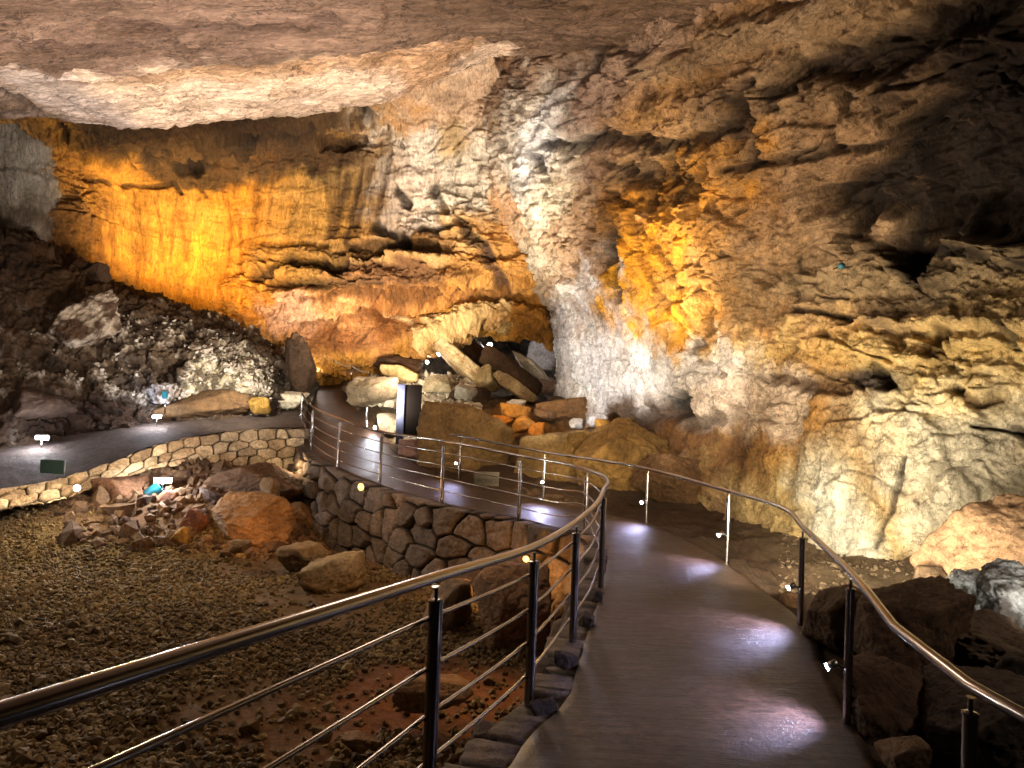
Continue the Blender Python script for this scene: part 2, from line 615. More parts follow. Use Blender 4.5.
# undercuts, ledges, joints and holes, their shade painted dark along with manganese stains
SHADE_STAIN = (.13, .09, .06)
w.line([(540, 146), (572, 152), (600, 140), (635, 148), (668, 150), (705, 138), (730, 118), (742, 92)], 7, SHADE_STAIN, .85, -.5)
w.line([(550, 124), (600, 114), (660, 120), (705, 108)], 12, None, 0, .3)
w.line([(630, 172), (690, 178)], 11, SHADE_STAIN, .75, -.5)
w.line([(636, 200), (680, 200)], 7, SHADE_STAIN, .6, -.2)
w.line([(600, 190), (622, 205)], 4, SHADE_STAIN, .7, -.3)
w.line([(640, 155), (643, 215)], 4, SHADE_STAIN, .75, -.25)
w.line([(668, 160), (672, 205)], 4, SHADE_STAIN, .75, -.25)
w.line([(655, 160), (657, 190)], 3, SHADE_STAIN, .7, -.2)
w.line([(790, 78), (840, 62), (900, 45), (960, 18), (1010, -5)], 17, SHADE_STAIN, .9, -.9)
w.line([(640, 70), (700, 58), (760, 30), (840, -8)], 14, (.56, .48, .38), .6, .5)
w.line([(738, 100), (742, 130), (745, 168)], 6, SHADE_STAIN, .85, -.5)
w.line([(722, 95), (728, 150)], 4, SHADE_STAIN, .8, -.35)
w.line([(764, 88), (770, 110)], 5, SHADE_STAIN, .8, -.3)
w.line([(834, 78), (838, 110), (833, 150)], 3.2, SHADE_STAIN, .9, -.5)
w.line([(720, 172), (770, 165), (835, 152), (915, 138)], 3.5, SHADE_STAIN, .8, -.35)
w.line([(770, 158), (830, 148)], 3, SHADE_STAIN, .5, -.2)
w.line([(912, 130), (914, 190), (911, 245)], 5, SHADE_STAIN, .6, -.5)
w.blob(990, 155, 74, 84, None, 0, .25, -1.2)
w.line([(905, 248), (960, 256), (1040, 272)], 7, SHADE_STAIN, .9, -.12)
w.line([(905, 240), (980, 244), (1040, 250)], 4, (.5, .42, .30), .6, .25)
w.line([(905, 292), (940, 300)], 4, SHADE_STAIN, .5, 0)
w.line([(786, 310), (845, 314)], 3, SHADE_STAIN, .9, -.3)
w.line([(790, 262), (792, 300)], 3, SHADE_STAIN, .5, -.2)
w.line([(850, 316), (930, 318), (1040, 322)], 5, None, 0, .3)
w.line([(850, 326), (930, 328), (1040, 334)], 4, None, 0, -.25)
w.blob(606, 245, 8, 22, SHADE_STAIN, .95, .4, -.9)
w.line([(612, 275), (614, 298)], 4, SHADE_STAIN, .8, -.4)
w.blob(862, 378, 18, 13, (.25, .21, .19), .95, .4, -.25)
w.line([(866, 362), (880, 385)], 4, SHADE_STAIN, .8, -.3)
w.line([(775, 376), (800, 386), (838, 392)], 5, (.32, .21, .10), .8, -.2)
w.line([(930, 325), (925, 350)], 4, (.38, .27, .12), .8, -.25)
w.line([(1004, 322), (1007, 345)], 3, SHADE_STAIN, .8, -.3)
w.line([(950, 385), (975, 400), (985, 395)], 5, (.36, .25, .12), .8, -.2)
w.line([(905, 455), (893, 500), (880, 525), (872, 545)], 1.8, SHADE_STAIN, .8, -.12)
w.line([(968, 425), (990, 427), (1018, 433)], 2.2, SHADE_STAIN, .9, -.2)
w.line([(1010, 428), (1024, 438)], 5, SHADE_STAIN, .8, -.2)
w.blob(671, 405, 9, 12, SHADE_STAIN, .9, .4, -.8)
w.line([(630, 425), (655, 410), (690, 420), (715, 415)], 8, (.30, .20, .10), .7, -.3)
w.line([(640, 225), (662, 268), (686, 320), (692, 345)], 2.6, (.30, .18, .06), .75, -.2)
w.line([(632, 215), (650, 290), (690, 352), (722, 375)], 2.6, (.30, .18, .06), .6, -.2)
w.line([(690, 275), (702, 300), (705, 330)], 3.5, (.28, .17, .06), .7, -.2)
w.line([(596, 165), (625, 172)], 3, SHADE_STAIN, .6, -.2)
w.line([(526, 152), (538, 172)], 3, SHADE_STAIN, .7, -.3)
w.blob(590, 45, 10, 24, SHADE_STAIN, .7, .5, -.4)
w.line([(520, 40), (600, 38), (640, 60)], 6, SHADE_STAIN, .5, -.3)
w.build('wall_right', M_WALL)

# ---- back wall with the orange flowstone
BW = [
    [(-160, 92, 19), (20, 92, 19.5), (80, 96, 19.5), (150, 100, 19.5), (240, 95, 19.8), (340, 88, 20), (420, 70, 20.5), (500, 40, 21), (600, 20, 21)],
    [(-160, 118, 22), (20, 128, 22), (80, 140, 22.3), (150, 150, 23.2), (240, 146, 23.6), (340, 122, 23.4), (420, 100, 23.0), (500, 90, 22.4), (600, 80, 22)],
    [(-160, 150, 22.5), (20, 155, 22.5), (80, 166, 23.4), (150, 172, 25.2), (240, 160, 25.6), (340, 145, 25.2), (420, 140, 24.2), (500, 140, 23.2), (600, 140, 23)],
    [(-160, 200, 23), (20, 200, 22.8), (80, 205, 23.6), (150, 210, 25.6), (240, 205, 26), (340, 200, 25.6), (420, 190, 24.6), (500, 190, 23.6), (600, 190, 23.5)],
    [(-160, 260, 23), (20, 260, 23), (90, 260, 24), (160, 258, 25.8), (240, 250, 26), (340, 245, 25.4), (420, 240, 24.6), (490, 240, 24), (600, 240, 24)],
    [(-160, 310, 23), (20, 310, 23), (90, 310, 24.4), (160, 300, 25.8), (240, 290, 25.8), (335, 285, 25.0), (420, 280, 24.4), (490, 275, 24.2), (600, 270, 24.5)],
    [(-160, 360, 23), (20, 360, 23.4), (90, 350, 24.6), (160, 340, 25.8), (240, 325, 26), (330, 318, 26), (410, 308, 25.8), (485, 300, 25.6), (590, 300, 25.5)],
    [(-160, 400, 23), (20, 400, 23.4), (90, 390, 24.6), (160, 380, 26), (240, 365, 26.4), (330, 350, 26.6), (400, 342, 26.2), (470, 320, 25.6), (560, 322, 25.5)],
    [(-160, 450, 23), (20, 450, 23.4), (90, 440, 24.6), (160, 430, 26), (240, 420, 26.6), (330, 395, 27.4), (405, 380, 27.0), (440, 338, 27.2), (562, 342, 28)],
]
w = Surf(rows(BW), 420, 560, (.76, .54, .22))
B = w
rr = rock_relief(w.P, .3, .30, .10, (.55, .55, 1.5), 4.5, .04)
st = np.stack([w.P[:, 0] * 1.5, w.P[:, 1] * 1.5, w.P[:, 2] * .16], 1)
drip = ridged(st + fbm(w.P * .5, 2)[:, None] * .4, 4, .55, 15.) * .14
# flowstone sheet (smooth, dripping) between the broken rock left, above and below
u, v = w.px, w.py
flow = sstep(84, 104, u + 12 * w.warp[0]) * sstep(430, 380, u) * sstep(150, 168, v + 14 * w.warp[1]) * sstep(268 - 0 * u, 240, v - sstep(250, 190, u) * 80)
cream = sstep(1.25, .7, np.hypot((u - 440) / 56, (v - 160) / 56) + .4 * w.warp[0])
w.disp = rr * (1 - .85 * flow) * (1 - .6 * cream) + drip * (.25 + .75 * flow)
strata = np.sin((w.P[:, 2] + .06 * w.P[:, 0]) * 9.0 + 3.0 * fbm(w.P * .6, 3, seed=8.))
w.disp += np.where((v > 240) & (u > 260), .09, .02) * np.sign(strata) * np.abs(strata) ** .5
w.blob(-20, 230, 60, 200, (.50, .44, .36), .9, .4)
w.blob(72, 195, 20, 90, (.46, .33, .19), .95, .4)
w.blob(75, 260, 34, 40, (.50, .34, .15), .9, .5)
w.blob(215, 270, 70, 50, (.88, .56, .14), .8, .6)
w.blob(180, 190, 80, 40, (.78, .54, .20), .7, .6)
w.blob(245, 200, 30, 60, (.74, .46, .10), .6, .6)
w.blob(310, 200, 50, 60, (.66, .50, .26), .8, .6)
w.blob(320, 175, 40, 14, (.46, .38, .24), .7, .6, ang=-35)
w.blob(375, 175, 32, 65, (.58, .47, .33), .9, .5, ang=8)
w.blob(440, 160, 66, 66, (.82, .77, .70), 1, .4)
w.blob(400, 200, 28, 40, (.80, .72, .64), .9, .5)
w.blob(470, 190, 40, 50, (.84, .79, .70), .9, .5)
w.blob(450, 140, 16, 18, (.74, .60, .32), .7, .6)
w.blob(465, 235, 40, 26, (.78, .62, .40), .9, .5)
w.blob(440, 110, 60, 16, (.74, .58, .42), .8, .6)
w.blob(500, 80, 70, 46, (.78, .66, .54), .95, .5)
w.blob(500, 270, 40, 40, (.80, .58, .30), .9, .5)
w.blob(360, 250, 90, 18, (.58, .42, .24), .9, .5)
w.blob(300, 262, 60, 26, (.62, .46, .22), .9, .5)
w.blob(390, 272, 70, 16, (.40, .27, .16), .95, .4)
w.blob(400, 300, 110, 9, (.74, .50, .26), .8, .5)
w.blob(340, 330, 80, 30, (.76, .54, .34), .95, .5)
w.blob(290, 315, 30, 20, (.80, .62, .50), .8, .5)
w.blob(390, 326, 20, 20, (.48, .28, .10), .9, .5)
w.blob(335, 345, 34, 14, (.48, .28, .12), .8, .5)
w.blob(540, 310, 34, 30, (.68, .44, .14), .9, .5)
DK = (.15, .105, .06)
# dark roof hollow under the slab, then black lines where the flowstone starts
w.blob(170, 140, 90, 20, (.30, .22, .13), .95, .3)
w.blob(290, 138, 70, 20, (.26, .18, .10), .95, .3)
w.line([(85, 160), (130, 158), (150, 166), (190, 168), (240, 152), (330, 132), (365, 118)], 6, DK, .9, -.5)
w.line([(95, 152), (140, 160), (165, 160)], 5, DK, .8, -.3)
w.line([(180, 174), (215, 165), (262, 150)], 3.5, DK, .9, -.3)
w.line([(62, 122), (66, 140)], 4, DK, .9, -.5)
w.line([(92, 183), (112, 184)], 2, DK, .8, -.2)
w.line([(130, 190), (160, 190), (176, 186), (186, 196)], 2.4, DK, .8, -.25)
w.line([(118, 160), (135, 172)], 2, DK, .7, -.2)
w.line([(196, 186), (210, 202)], 1.6, (.4, .26, .1), .7, -.15)
for x0, y0, x1, y1, ww, cc in ((350, 130, 330, 232, 5, .8), (362, 128, 343, 240, 4, .9), (374, 128, 352, 226, 3, .7), (388, 136, 372, 214, 3, .7), (338, 150, 322, 240, 3, .55), (94, 180, 106, 260, 2, .6), (110, 200, 122, 270, 1.6, .5), (160, 200, 168, 262, 1.6, .5), (256, 160, 250, 226, 2, .6), (270, 158, 264, 220, 1.8, .5), (182, 215, 192, 258, 2, .5), (236, 215, 236, 270, 2, .5), (225, 190, 226, 260, 1.5, .4), (140, 196, 150, 262, 1.5, .4)):
    w.line([(x0, y0), ((x0 + x1) / 2 + 2, (y0 + y1) / 2), (x1, y1)], ww, (.28, .19, .10) if ww > 2.4 else (.46, .28, .07), cc, -.12, .8, .4)
w.line([(392, 150), (398, 235)], 4, None, 0, .2)
# broken band of ledges under the flowstone
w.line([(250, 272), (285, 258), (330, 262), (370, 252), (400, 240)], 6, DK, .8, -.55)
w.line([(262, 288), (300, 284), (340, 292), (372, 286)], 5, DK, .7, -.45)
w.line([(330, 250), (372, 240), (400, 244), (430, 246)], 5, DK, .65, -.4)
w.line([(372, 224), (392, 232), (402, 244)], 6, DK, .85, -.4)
w.line([(392, 188), (402, 206)], 4, DK, .85, -.3)
w.line([(426, 190), (436, 200), (440, 214)], 4, DK, .7, -.3)
w.line([(416, 226), (446, 230)], 4, DK, .75, -.3)
w.line([(454, 222), (468, 240), (488, 256)], 5, DK, .8, -.35)
w.line([(480, 250), (492, 270), (506, 288)], 8, (.36, .26, .19), .9, -.25)
w.line([(350, 258), (400, 258), (450, 256)], 3, (.72, .56, .34), .7, .45)
w.line([(330, 300), (400, 302), (470, 296), (520, 300)], 4, (.36, .22, .09), .8, -.4)
w.line([(300, 306), (360, 298), (440, 294)], 3, (.40, .25, .10), .7, -.3)
w.line([(420, 338), (455, 322), (500, 312)], 9, (.88, .74, .50), .95, .45)
w.line([(425, 352), (440, 340), (500, 322)], 4, (.7, .52, .3), .8, .2)
w.line([(386, 312), (414, 330)], 2.5, (.85, .7, .5), .7, .2)
w.line([(300, 330), (340, 322), (380, 318)], 4, (.45, .28, .12), .6, -.3)
w.line([(545, 300), (560, 330), (562, 350)], 6, DK, .8, -.3)
w.line([(345, 108), (375, 120), (398, 150)], 3, DK, .6, -.35)
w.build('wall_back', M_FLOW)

# ---- ceiling slab: low roof overhead, its lip in front of the back chamber
CE = [
    [np.array([x, -6, 6.6]) for x in (-26, -16, -11, -7, -3, 0, 3, 6, 8, 10)],
    [np.array([x, 3, 7.4]) for x in (-26, -16, -11, -7, -3, 0, 3, 6, 7.5, 9.5)],
    [np.array([x, 8.5, z]) for x, z in zip((-26, -16, -11, -7, -3, 0, 3, 5.5, 7, 9), (7.6, 7.8, 8.0, 8.0, 8.1, 8.2, 8.2, 8.1, 8.0, 7.8))],
    rows([[(-400, 40, 11.5), (-200, 38, 11.6), (0, 34, 11.8), (130, 34, 12.2), (260, 28, 12.4), (400, 18, 12.4), (500, 10, 12.6), (600, 2, 12.2), (760, -40, 10.2), (960, -90, 8.6)]])[0],
    rows([[(-400, 78, 13.5), (-200, 76, 13.6), (0, 72, 14), (130, 72, 14.5), (260, 62, 15), (400, 46, 15.5), (500, 30, 16), (600, 22, 15), (760, -8, 12), (960, -70, 9.2)]])[0],
    rows([[(-400, 104, 15.6), (-200, 102, 15.8), (0, 104, 16), (130, 114, 16.5), (260, 105, 16.8), (400, 86, 17.4), (500, 46, 18.4), (600, 40, 17.2), (760, 12, 13.4), (960, -50, 9.8)]])[0],
    rows([[(-400, 98, 17), (-200, 96, 17.2), (0, 98, 17.4), (130, 106, 17.8), (260, 97, 18.2), (400, 76, 19), (500, 40, 20), (600, 30, 19), (760, 0, 15), (960, -60, 11)]])[0],
    rows([[(-400, 80, 21), (-200, 70, 21), (0, 60, 22), (130, 60, 22), (260, 50, 23), (400, 40, 23), (500, 0, 23), (600, -20, 22), (760, -60, 17), (960, -120, 13)]])[0],
]
w = Surf(CE, 360, 440, (.46, .37, .295))
rl = rock_relief(w.P, .3, .10, .05, (.35, .8, 1.0), 8.5, 0)
st = np.stack([w.P[:, 0] * .28, w.P[:, 1] * 1.6, w.P[:, 2] * 1.6], 1)
w.disp = rl * .6 + .24 * ridged(st + fbm(w.P * .5, 2)[:, None] * .6, 4, .55, 3.)
w.blob(150, 30, 260, 40, (.49, .395, .335), .6, .6)
w.line([(45, 104), (150, 102), (260, 92), (360, 80), (440, 66), (495, 50)], 26, (.90, .79, .68), 1, 0, .4, .35)
w.line([(130, 76), (260, 66), (400, 54), (470, 44)], 10, (.76, .60, .44), .8, 0, .6)
w.blob(430, 60, 60, 16, (.80, .64, .48), .9, .5)
w.blob(70, 98, 40, 14, (.72, .66, .62), .9, .5)
w.blob(15, 105, 34, 18, (.48, .41, .36), .9, .4)
w.line([(16, 96), (30, 100), (42, 118)], 5, SHADE_STAIN, .8, -.35)
w.line([(120, 76), (200, 66), (300, 58), (420, 40)], 4, (.36, .27, .22), .7, -.25)
w.line([(480, 40), (520, 34), (560, 36)], 5, SHADE_STAIN, .6, -.3)
w.line([(60, 78), (140, 82)], 3, (.4, .28, .2), .5, -.15)
w.blob(620, 20, 120, 26, (.47, .38, .31), .7, .6)
w.line([(640, 12), (760, 2)], 2.5, SHADE_STAIN, .6, -.2)
w.line([(560, 20), (660, 22)], 2.5, (.3, .22, .17), .6, -.2)
w.line([(100, 20), (200, 30), (330, 14)], 5, (.33, .25, .22), .5, -.2)
w.line([(0, 40), (90, 48), (180, 44)], 5, (.33, .25, .22), .5, -.2)
w.line([(0, 98), (120, 119), (260, 112), (350, 102)], 3, (.5, .4, .3), .4, .15)
w.build('ceiling', M_CEIL)

# ---- left wall: the grey pillar under the slab
WL = [
    [(-500, 60, 17.2), (-260, 80, 20.2), (-60, 95, 21.7), (30, 96, 22.2), (52, 98, 22.8), (62, 100, 26.2)],
    [(-500, 140, 17.2), (-260, 140, 20.2), (-60, 140, 21.7), (30, 140, 22.2), (54, 140, 23.0), (60, 140, 26.2)],
    [(-500, 230, 17.2), (-260, 210, 20.2), (-60, 190, 21.8), (30, 190, 22.4), (56, 190, 23.2), (58, 190, 26.2)],
    [(-500, 340, 17.2), (-260, 280, 20.2), (-60, 250, 22.0), (30, 240, 22.6), (58, 240, 23.4), (58, 240, 26.2)],
    [(-500, 480, 17.2), (-260, 400, 20.2), (-60, 330, 22.2), (30, 310, 22.8), (58, 300, 23.6), (58, 300, 26.2)],
]
w = Surf(rows(WL), 120, 160, (.52, .48, .42))
w.disp = rock_relief(w.P, .3, .12, .05, (.4, .4, .5), 12.5, 0) * .8
w.blob(20, 165, 40, 40, (.62, .59, .54), .8, .6)
w.blob(10, 220, 60, 8, (.3, .24, .18), .7, .6)
w.build('wall_left', M_FLOW)

# ---- rubble slope on the left below the pillar
SL = [
    [(-460, 270, 17), (-220, 238, 21), (-60, 236, 23.5), (40, 246, 24), (110, 288, 25), (205, 316, 25.4), (255, 342, 26), (296, 370, 26.5), (318, 392, 27)],
    [(-460, 250, 14), (-220, 234, 17.5), (-60, 234, 20.2), (40, 246, 21.6), (110, 286, 22.4), (205, 318, 23.2), (255, 344, 23.8), (292, 370, 24.4), (312, 392, 25.4)],
    [(-460, 312, 13), (-220, 282, 16.4), (-60, 276, 19.2), (40, 282, 20.6), (110, 308, 21.4), (200, 334, 22.2), (250, 358, 22.8), (288, 374, 23.6), (310, 398, 24.8)],
    [(-460, 385, 12), (-220, 355, 15.4), (-60, 337, 18.2), (40, 341, 19.6), (110, 345, 20.5), (195, 357, 21.2), (245, 373, 21.9), (284, 385, 23.0), (308, 404, 24.4)],
    [(-460, 460, 11), (-220, 440, 14.4), (-60, 410, 17.2), (40, 400, 18.8), (110, 390, 19.8), (190, 388, 20.6), (240, 392, 21.3), (282, 396, 22.6), (306, 406, 24.0)],
    [(-460, 560, 10), (-220, 510, 13.6), (-60, 472, 16.4), (30, 448, 18.0), (100, 432, 19.2), (186, 418, 20.2), (236, 412, 21), (280, 408, 22.4), (304, 410, 23.6)],
    [(-460, 640, 10), (-220, 560, 13.4), (-60, 500, 16.2), (30, 474, 17.8), (100, 456, 19.0), (186, 440, 20.0), (236, 432, 20.8), (280, 424, 22.2), (304, 424, 23.4)],
]
w = Surf(rows(SL), 380, 460, (.31, .235, .165))
S = w
w.disp = rock_relief(w.P, .45, .26, .085, (1.0, 1.0, 1.3), 21.5, .1)
w.blob(195, 358, 92, 44, (.60, .54, .46), .85, .6, ang=-18)
w.blob(250, 375, 50, 26, (.76, .72, .60), .9, .5)
w.blob(30, 370, 46, 26, (.44, .37, .30), .7, .6)
w.blob(155, 385, 24, 14, (.66, .64, .62), .8, .5)
w.blob(165, 365, 26, 18, (.24, .17, .10), .9, .5)
w.blob(40, 250, 80, 30, (.20, .14, .09), .9, .5)
w.blob(120, 275, 50, 16, (.26, .18, .09), .9, .5)
w.line([(60, 232), (110, 262), (205, 295), (255, 322), (296, 350)], 9, (.28, .19, .09), .9, .1)
w.blob(100, 415, 100, 20, (.22, .15, .10), .9, .5)
w.blob(298, 372, 16, 34, (.18, .14, .11), .95, .4)
cr_ = fbm(w.P * 2.6, 4, .6, seed=61.)
lit = sstep(.02, .12, w.col.mean(1))  # lamp-lit part, where the slope colour is painted paler
m_ = (sstep(.08, -.10, cr_) * .8 * lit)[:, None]
w.col = w.col * (1 - m_) + lin((.20, .14, .09)) * m_
m_ = (sstep(.12, .3, cr_) * .6 * lit)[:, None]
w.col = w.col * (1 - m_) + lin((.84, .80, .73)) * m_
w.build('rubble_slope', M_SLOPE, 'dark rock slope of whitish rubble under the orange wall')

# ---- far passage behind the arch
FP = [
    [(360, 300, 29), (430, 300, 31), (500, 285, 34), (560, 290, 35), (600, 300, 31), (640, 300, 27)],
    [(360, 340, 29), (430, 335, 32), (500, 320, 36), (560, 325, 37), (600, 340, 32), (640, 340, 27)],
    [(360, 370, 29), (430, 370, 32), (500, 360, 35), (560, 365, 36), (600, 380, 31), (640, 380, 27)],
    [(360, 400, 28), (430, 400, 30), (500, 400, 32), (560, 405, 32), (600, 420, 29), (640, 420, 26)],
    [(360, 430, 25), (430, 430, 26), (500, 430, 27), (560, 430, 27), (600, 440, 26), (640, 440, 25)],
]
w = Surf(rows(FP), 120, 160, (.46, .42, .38))
w.disp = rock_relief(w.P, .6, .55, .08, (.5, .5, .7), 31.5, .1)
w.blob(545, 350, 22, 24, (.62, .60, .60), .9, .5)
w.build('wall_far', M_WALL)

# ================================================================== FLOOR, PATHS
PAIRS = [  # left edge, right edge of the walkway
    ((-.95, .9, 0), (1.0, .4, 0)), ((-.33, 2.9, 0), (1.75, 2.9, 0)),
    at(527, 743, 4.54), at(878, 765, 4.42), at(566, 697, 5.27), at(860, 735, 4.9), at(580, 655, 6.16), at(822, 662, 6.2),
    at(601, 588, 8.4), at(803, 624, 7.4), at(607, 550, 10.6), at(729, 567, 10.0), at(590, 532, 12.0), at(690, 546, 11.6),
    at(556, 527, 12.4), at(648, 526, 13.2), at(518, 518, 13.2), at(600, 513, 14.3), at(480, 511, 13.7), at(543, 502, 15.3),
    at(442, 503, 14.2), at(459, 481, 16.8), at(381, 485, 16.0), at(418, 465, 18.0), at(339, 468, 17.5), at(390, 443, 20.0),
    at(310, 449, 19.6), at(374, 418, 22.0), at(300, 430, 22.0), at(368, 402, 24.5), at(314, 398, 25.0), at(364, 386, 27.0), at(318, 382, 28.0), at(358, 379, 29.0)]
LE = [np.array(PAIRS[0][0]), np.array(PAIRS[1][0])] + [p for p in PAIRS[2::2]]
RE = [np.array(PAIRS[0][1]), np.array(PAIRS[1][1])] + [p for p in PAIRS[3::2]]
LE = [np.array(p, float) for p in LE]
RE = [np.array(p, float) for p in RE]
for e in (LE, RE):
    for i, p in enumerate(e):
        if i < 9:
            p[2] = 0.0
        if e is LE and i < 3:
            p[2] = (.28, .12, .03)[i]
NS = 260
Le = polyline(LE, NS)
Re = polyline(RE, NS)
ncr = 28
t = np.linspace(0, 1, ncr)[None, :, None]
top = Le[:, None] * (1 - t) + Re[:, None] * t
fl = top.reshape(-1, 3)
top[..., 2] += (.012 * fbm(fl * 1.3, 3)).reshape(NS, ncr)
edge_n = .05 * fbm(Le * 2.5, 3, seed=4.)
top[:, 0, :2] += edge_n[:, None] * .8
top[:, -1, :2] += (.05 * fbm(Re * 2.5, 3, seed=14.))[:, None]
full = np.concatenate([top[:, :1] - [0, 0, .45], top[:, :1] - [0, 0, .03], top, top[:, -1:] - [0, 0, .03], top[:, -1:] - [0, 0, .45]], 1)
o = mesh_obj('path', full.reshape(-1, 3), grid_faces(NS, full.shape[1]), M_PATH)
o['kind'] = 'structure'
o['label'] = 'curving brushed concrete walkway between the two steel railings'


def floor_z(x, y):
    z = -1.55 + 1.5 * sstep(13.2, 18.8, y) * sstep(3.4, 7.6, -x) + .25 * sstep(7, 13, y)
    z = z + .5 * sstep(-9, -14, x)
    # earth banked against the foot of the near walkway
    return z


nx, ny = 260, 260
gx = np.linspace(-17, 2.0, nx)
gy = np.linspace(.3, 21.5, ny)
GX, GY = np.meshgrid(gx, gy, indexing='ij')
P = np.stack([GX.ravel(), GY.ravel(), np.zeros(nx * ny)], 1)
FZ = floor_z(P[:, 0], P[:, 1]) + .10 * fbm(P * .7, 4) + .04 * fbm(P * 4, 3, .6)
P[:, 2] = FZ
fpx, fpy = proj(P)
fc = np.tile(lin((.40, .31, .19)), (len(P), 1))


def fblob(px, py, d, r, c, a=1.0):
    q = at(px, py, d)
    dd = np.hypot(P[:, 0] - q[0], P[:, 1] - q[1]) + .6 * r * fbm(P * 1.2, 3, seed=5.)
    m = ((1 - sstep(r * .6, r * 1.3, dd)) * a)[:, None]
    fc[:] = fc * (1 - m) + lin(c) * m
    return m[:, 0]


fblob(120, 540, 13.5, 3.2, (.46, .38, .20), .8)
bare = fblob(300, 700, 8.3, 1.2, (.42, .29, .17), .9)
bare = np.maximum(bare, fblob(440, 660, 8.8, 1.3, (.46, .28, .15), .9))
bare = np.maximum(bare, fblob(330, 570, 12.2, 1.5, (.44, .34, .22), .9))
bare = np.maximum(bare, fblob(300, 520, 15.5, 2.0, (.40, .28, .16), .9))
bare = np.maximum(bare, fblob(215, 700, 8.6, .7, (.42, .31, .19), .9))
bare = np.maximum(bare, fblob(180, 470, 18.0, 3.0, (.40, .28, .19), .9))
BARE = bare
o = mesh_obj('floor', P, grid_faces(nx, ny), M_EARTH, col=fc)
o['kind'] = 'structure'


def floor_at(x, y):
    i = np.clip((x - gx[0]) / (gx[1] - gx[0]), 0, nx - 1.001)
    j = np.clip((y - gy[0]) / (gy[1] - gy[0]), 0, ny - 1.001)
    return FZ.reshape(nx, ny)[np.round(i).astype(int), np.round(j).astype(int)]


# ---- ground right of the walkway up to the wall
RP = polyline(RE[:14], 15)
GRD = []
for i in range(15):
    p = RP[i]
    y = p[1]
    tx = 8.2 - .0 * y
    far = {0: (9, 0), 1: (9, 2)}.get(i)
    a = np.array([p[0], p[1], p[2]])
    # direction: outward to the right of the path
    q = RP[min(i + 1, 14)] - RP[max(i - 1, 0)]
    nrm = np.array([q[1], -q[0], 0])
    nrm /= np.linalg.norm(nrm)
    nrm = nrm * .6 + np.array([.55, .35, 0])
    Lr = 6.5 if i < 8 else 6.0
    near = 1 - sstep(6.5, 9.5, y)
    row = []
    for k, s in enumerate((-.12, .12, .5, 1.2, 2.2, 3.6, Lr)):
        z0 = (-.02, -.08, -.3, -.5, -.4, -.1, .3)[k] * near + (-.02, -.06, -.1, 0.0, .25, .6, .95)[k] * (1 - near)
        row.append(a + nrm * s + np.array([0, 0, z0]))
    GRD.append(row)
w = Surf(GRD, 220, 150, (.28, .21, .145))
w.disp = np.zeros(len(w.P))
em = sstep(.0, .5, np.tile(np.linspace(0, 6, 150)[None], (220, 1)).ravel())
w.N[:] = (0, 0, 1)
w.disp = (.22 * fbm(w.P * .9, 4, seed=41.) + .10 * ridged(w.P * 2.4, 4, .55, 42.)) * em * np.clip(np.tile(np.linspace(0, 6, 150)[None], (220, 1)).ravel() - .6, 0, 1)
w.blob(860, 565, 60, 30, (.40, .34, .25), .8, .6)
GS = w
w.build('ground', M_EARTH, 'uneven brown earth between the walkway and the right rock wall')

# ---- side path on the left, above the low wall
SP = [
    rows([[(306, 428, 21.0), (255, 429, 20.2), (200, 436, 19.2), (150, 447, 18.1), (118, 460, 17.3), (60, 480, 16.4), (0, 490, 15.5), (-90, 505, 14.5)]])[0],
    rows([[(306, 418, 22.0), (252, 420, 21.0), (196, 428, 19.8), (146, 436, 18.8), (112, 446, 18.0), (52, 462, 17.1), (-8, 474, 16.2), (-100, 490, 15.0)]])[0],
    rows([[(306, 408, 24.0), (250, 410, 22.0), (192, 416, 20.8), (140, 425, 19.8), (105, 434, 19.0), (44, 446, 18.0), (-16, 458, 17.0), (-110, 475, 15.6)]])[0],
    rows([[(306, 402, 26.0), (248, 402, 23.0), (188, 408, 21.6), (136, 417, 20.6), (100, 426, 19.8), (38, 438, 18.8), (-24, 450, 17.8), (-120, 466, 16.2)]])[0],
]
w = Surf(SP, 60, 240, (.34, .29, .26))
w.disp = -np.abs(.05 * fbm(w.P * 1.5, 4, seed=2.)) * np.sign(w.N[:, 2]) + .02
w.build('path_side', M_EARTH, 'narrow trodden path above the low dry stone wall')
SPS = w


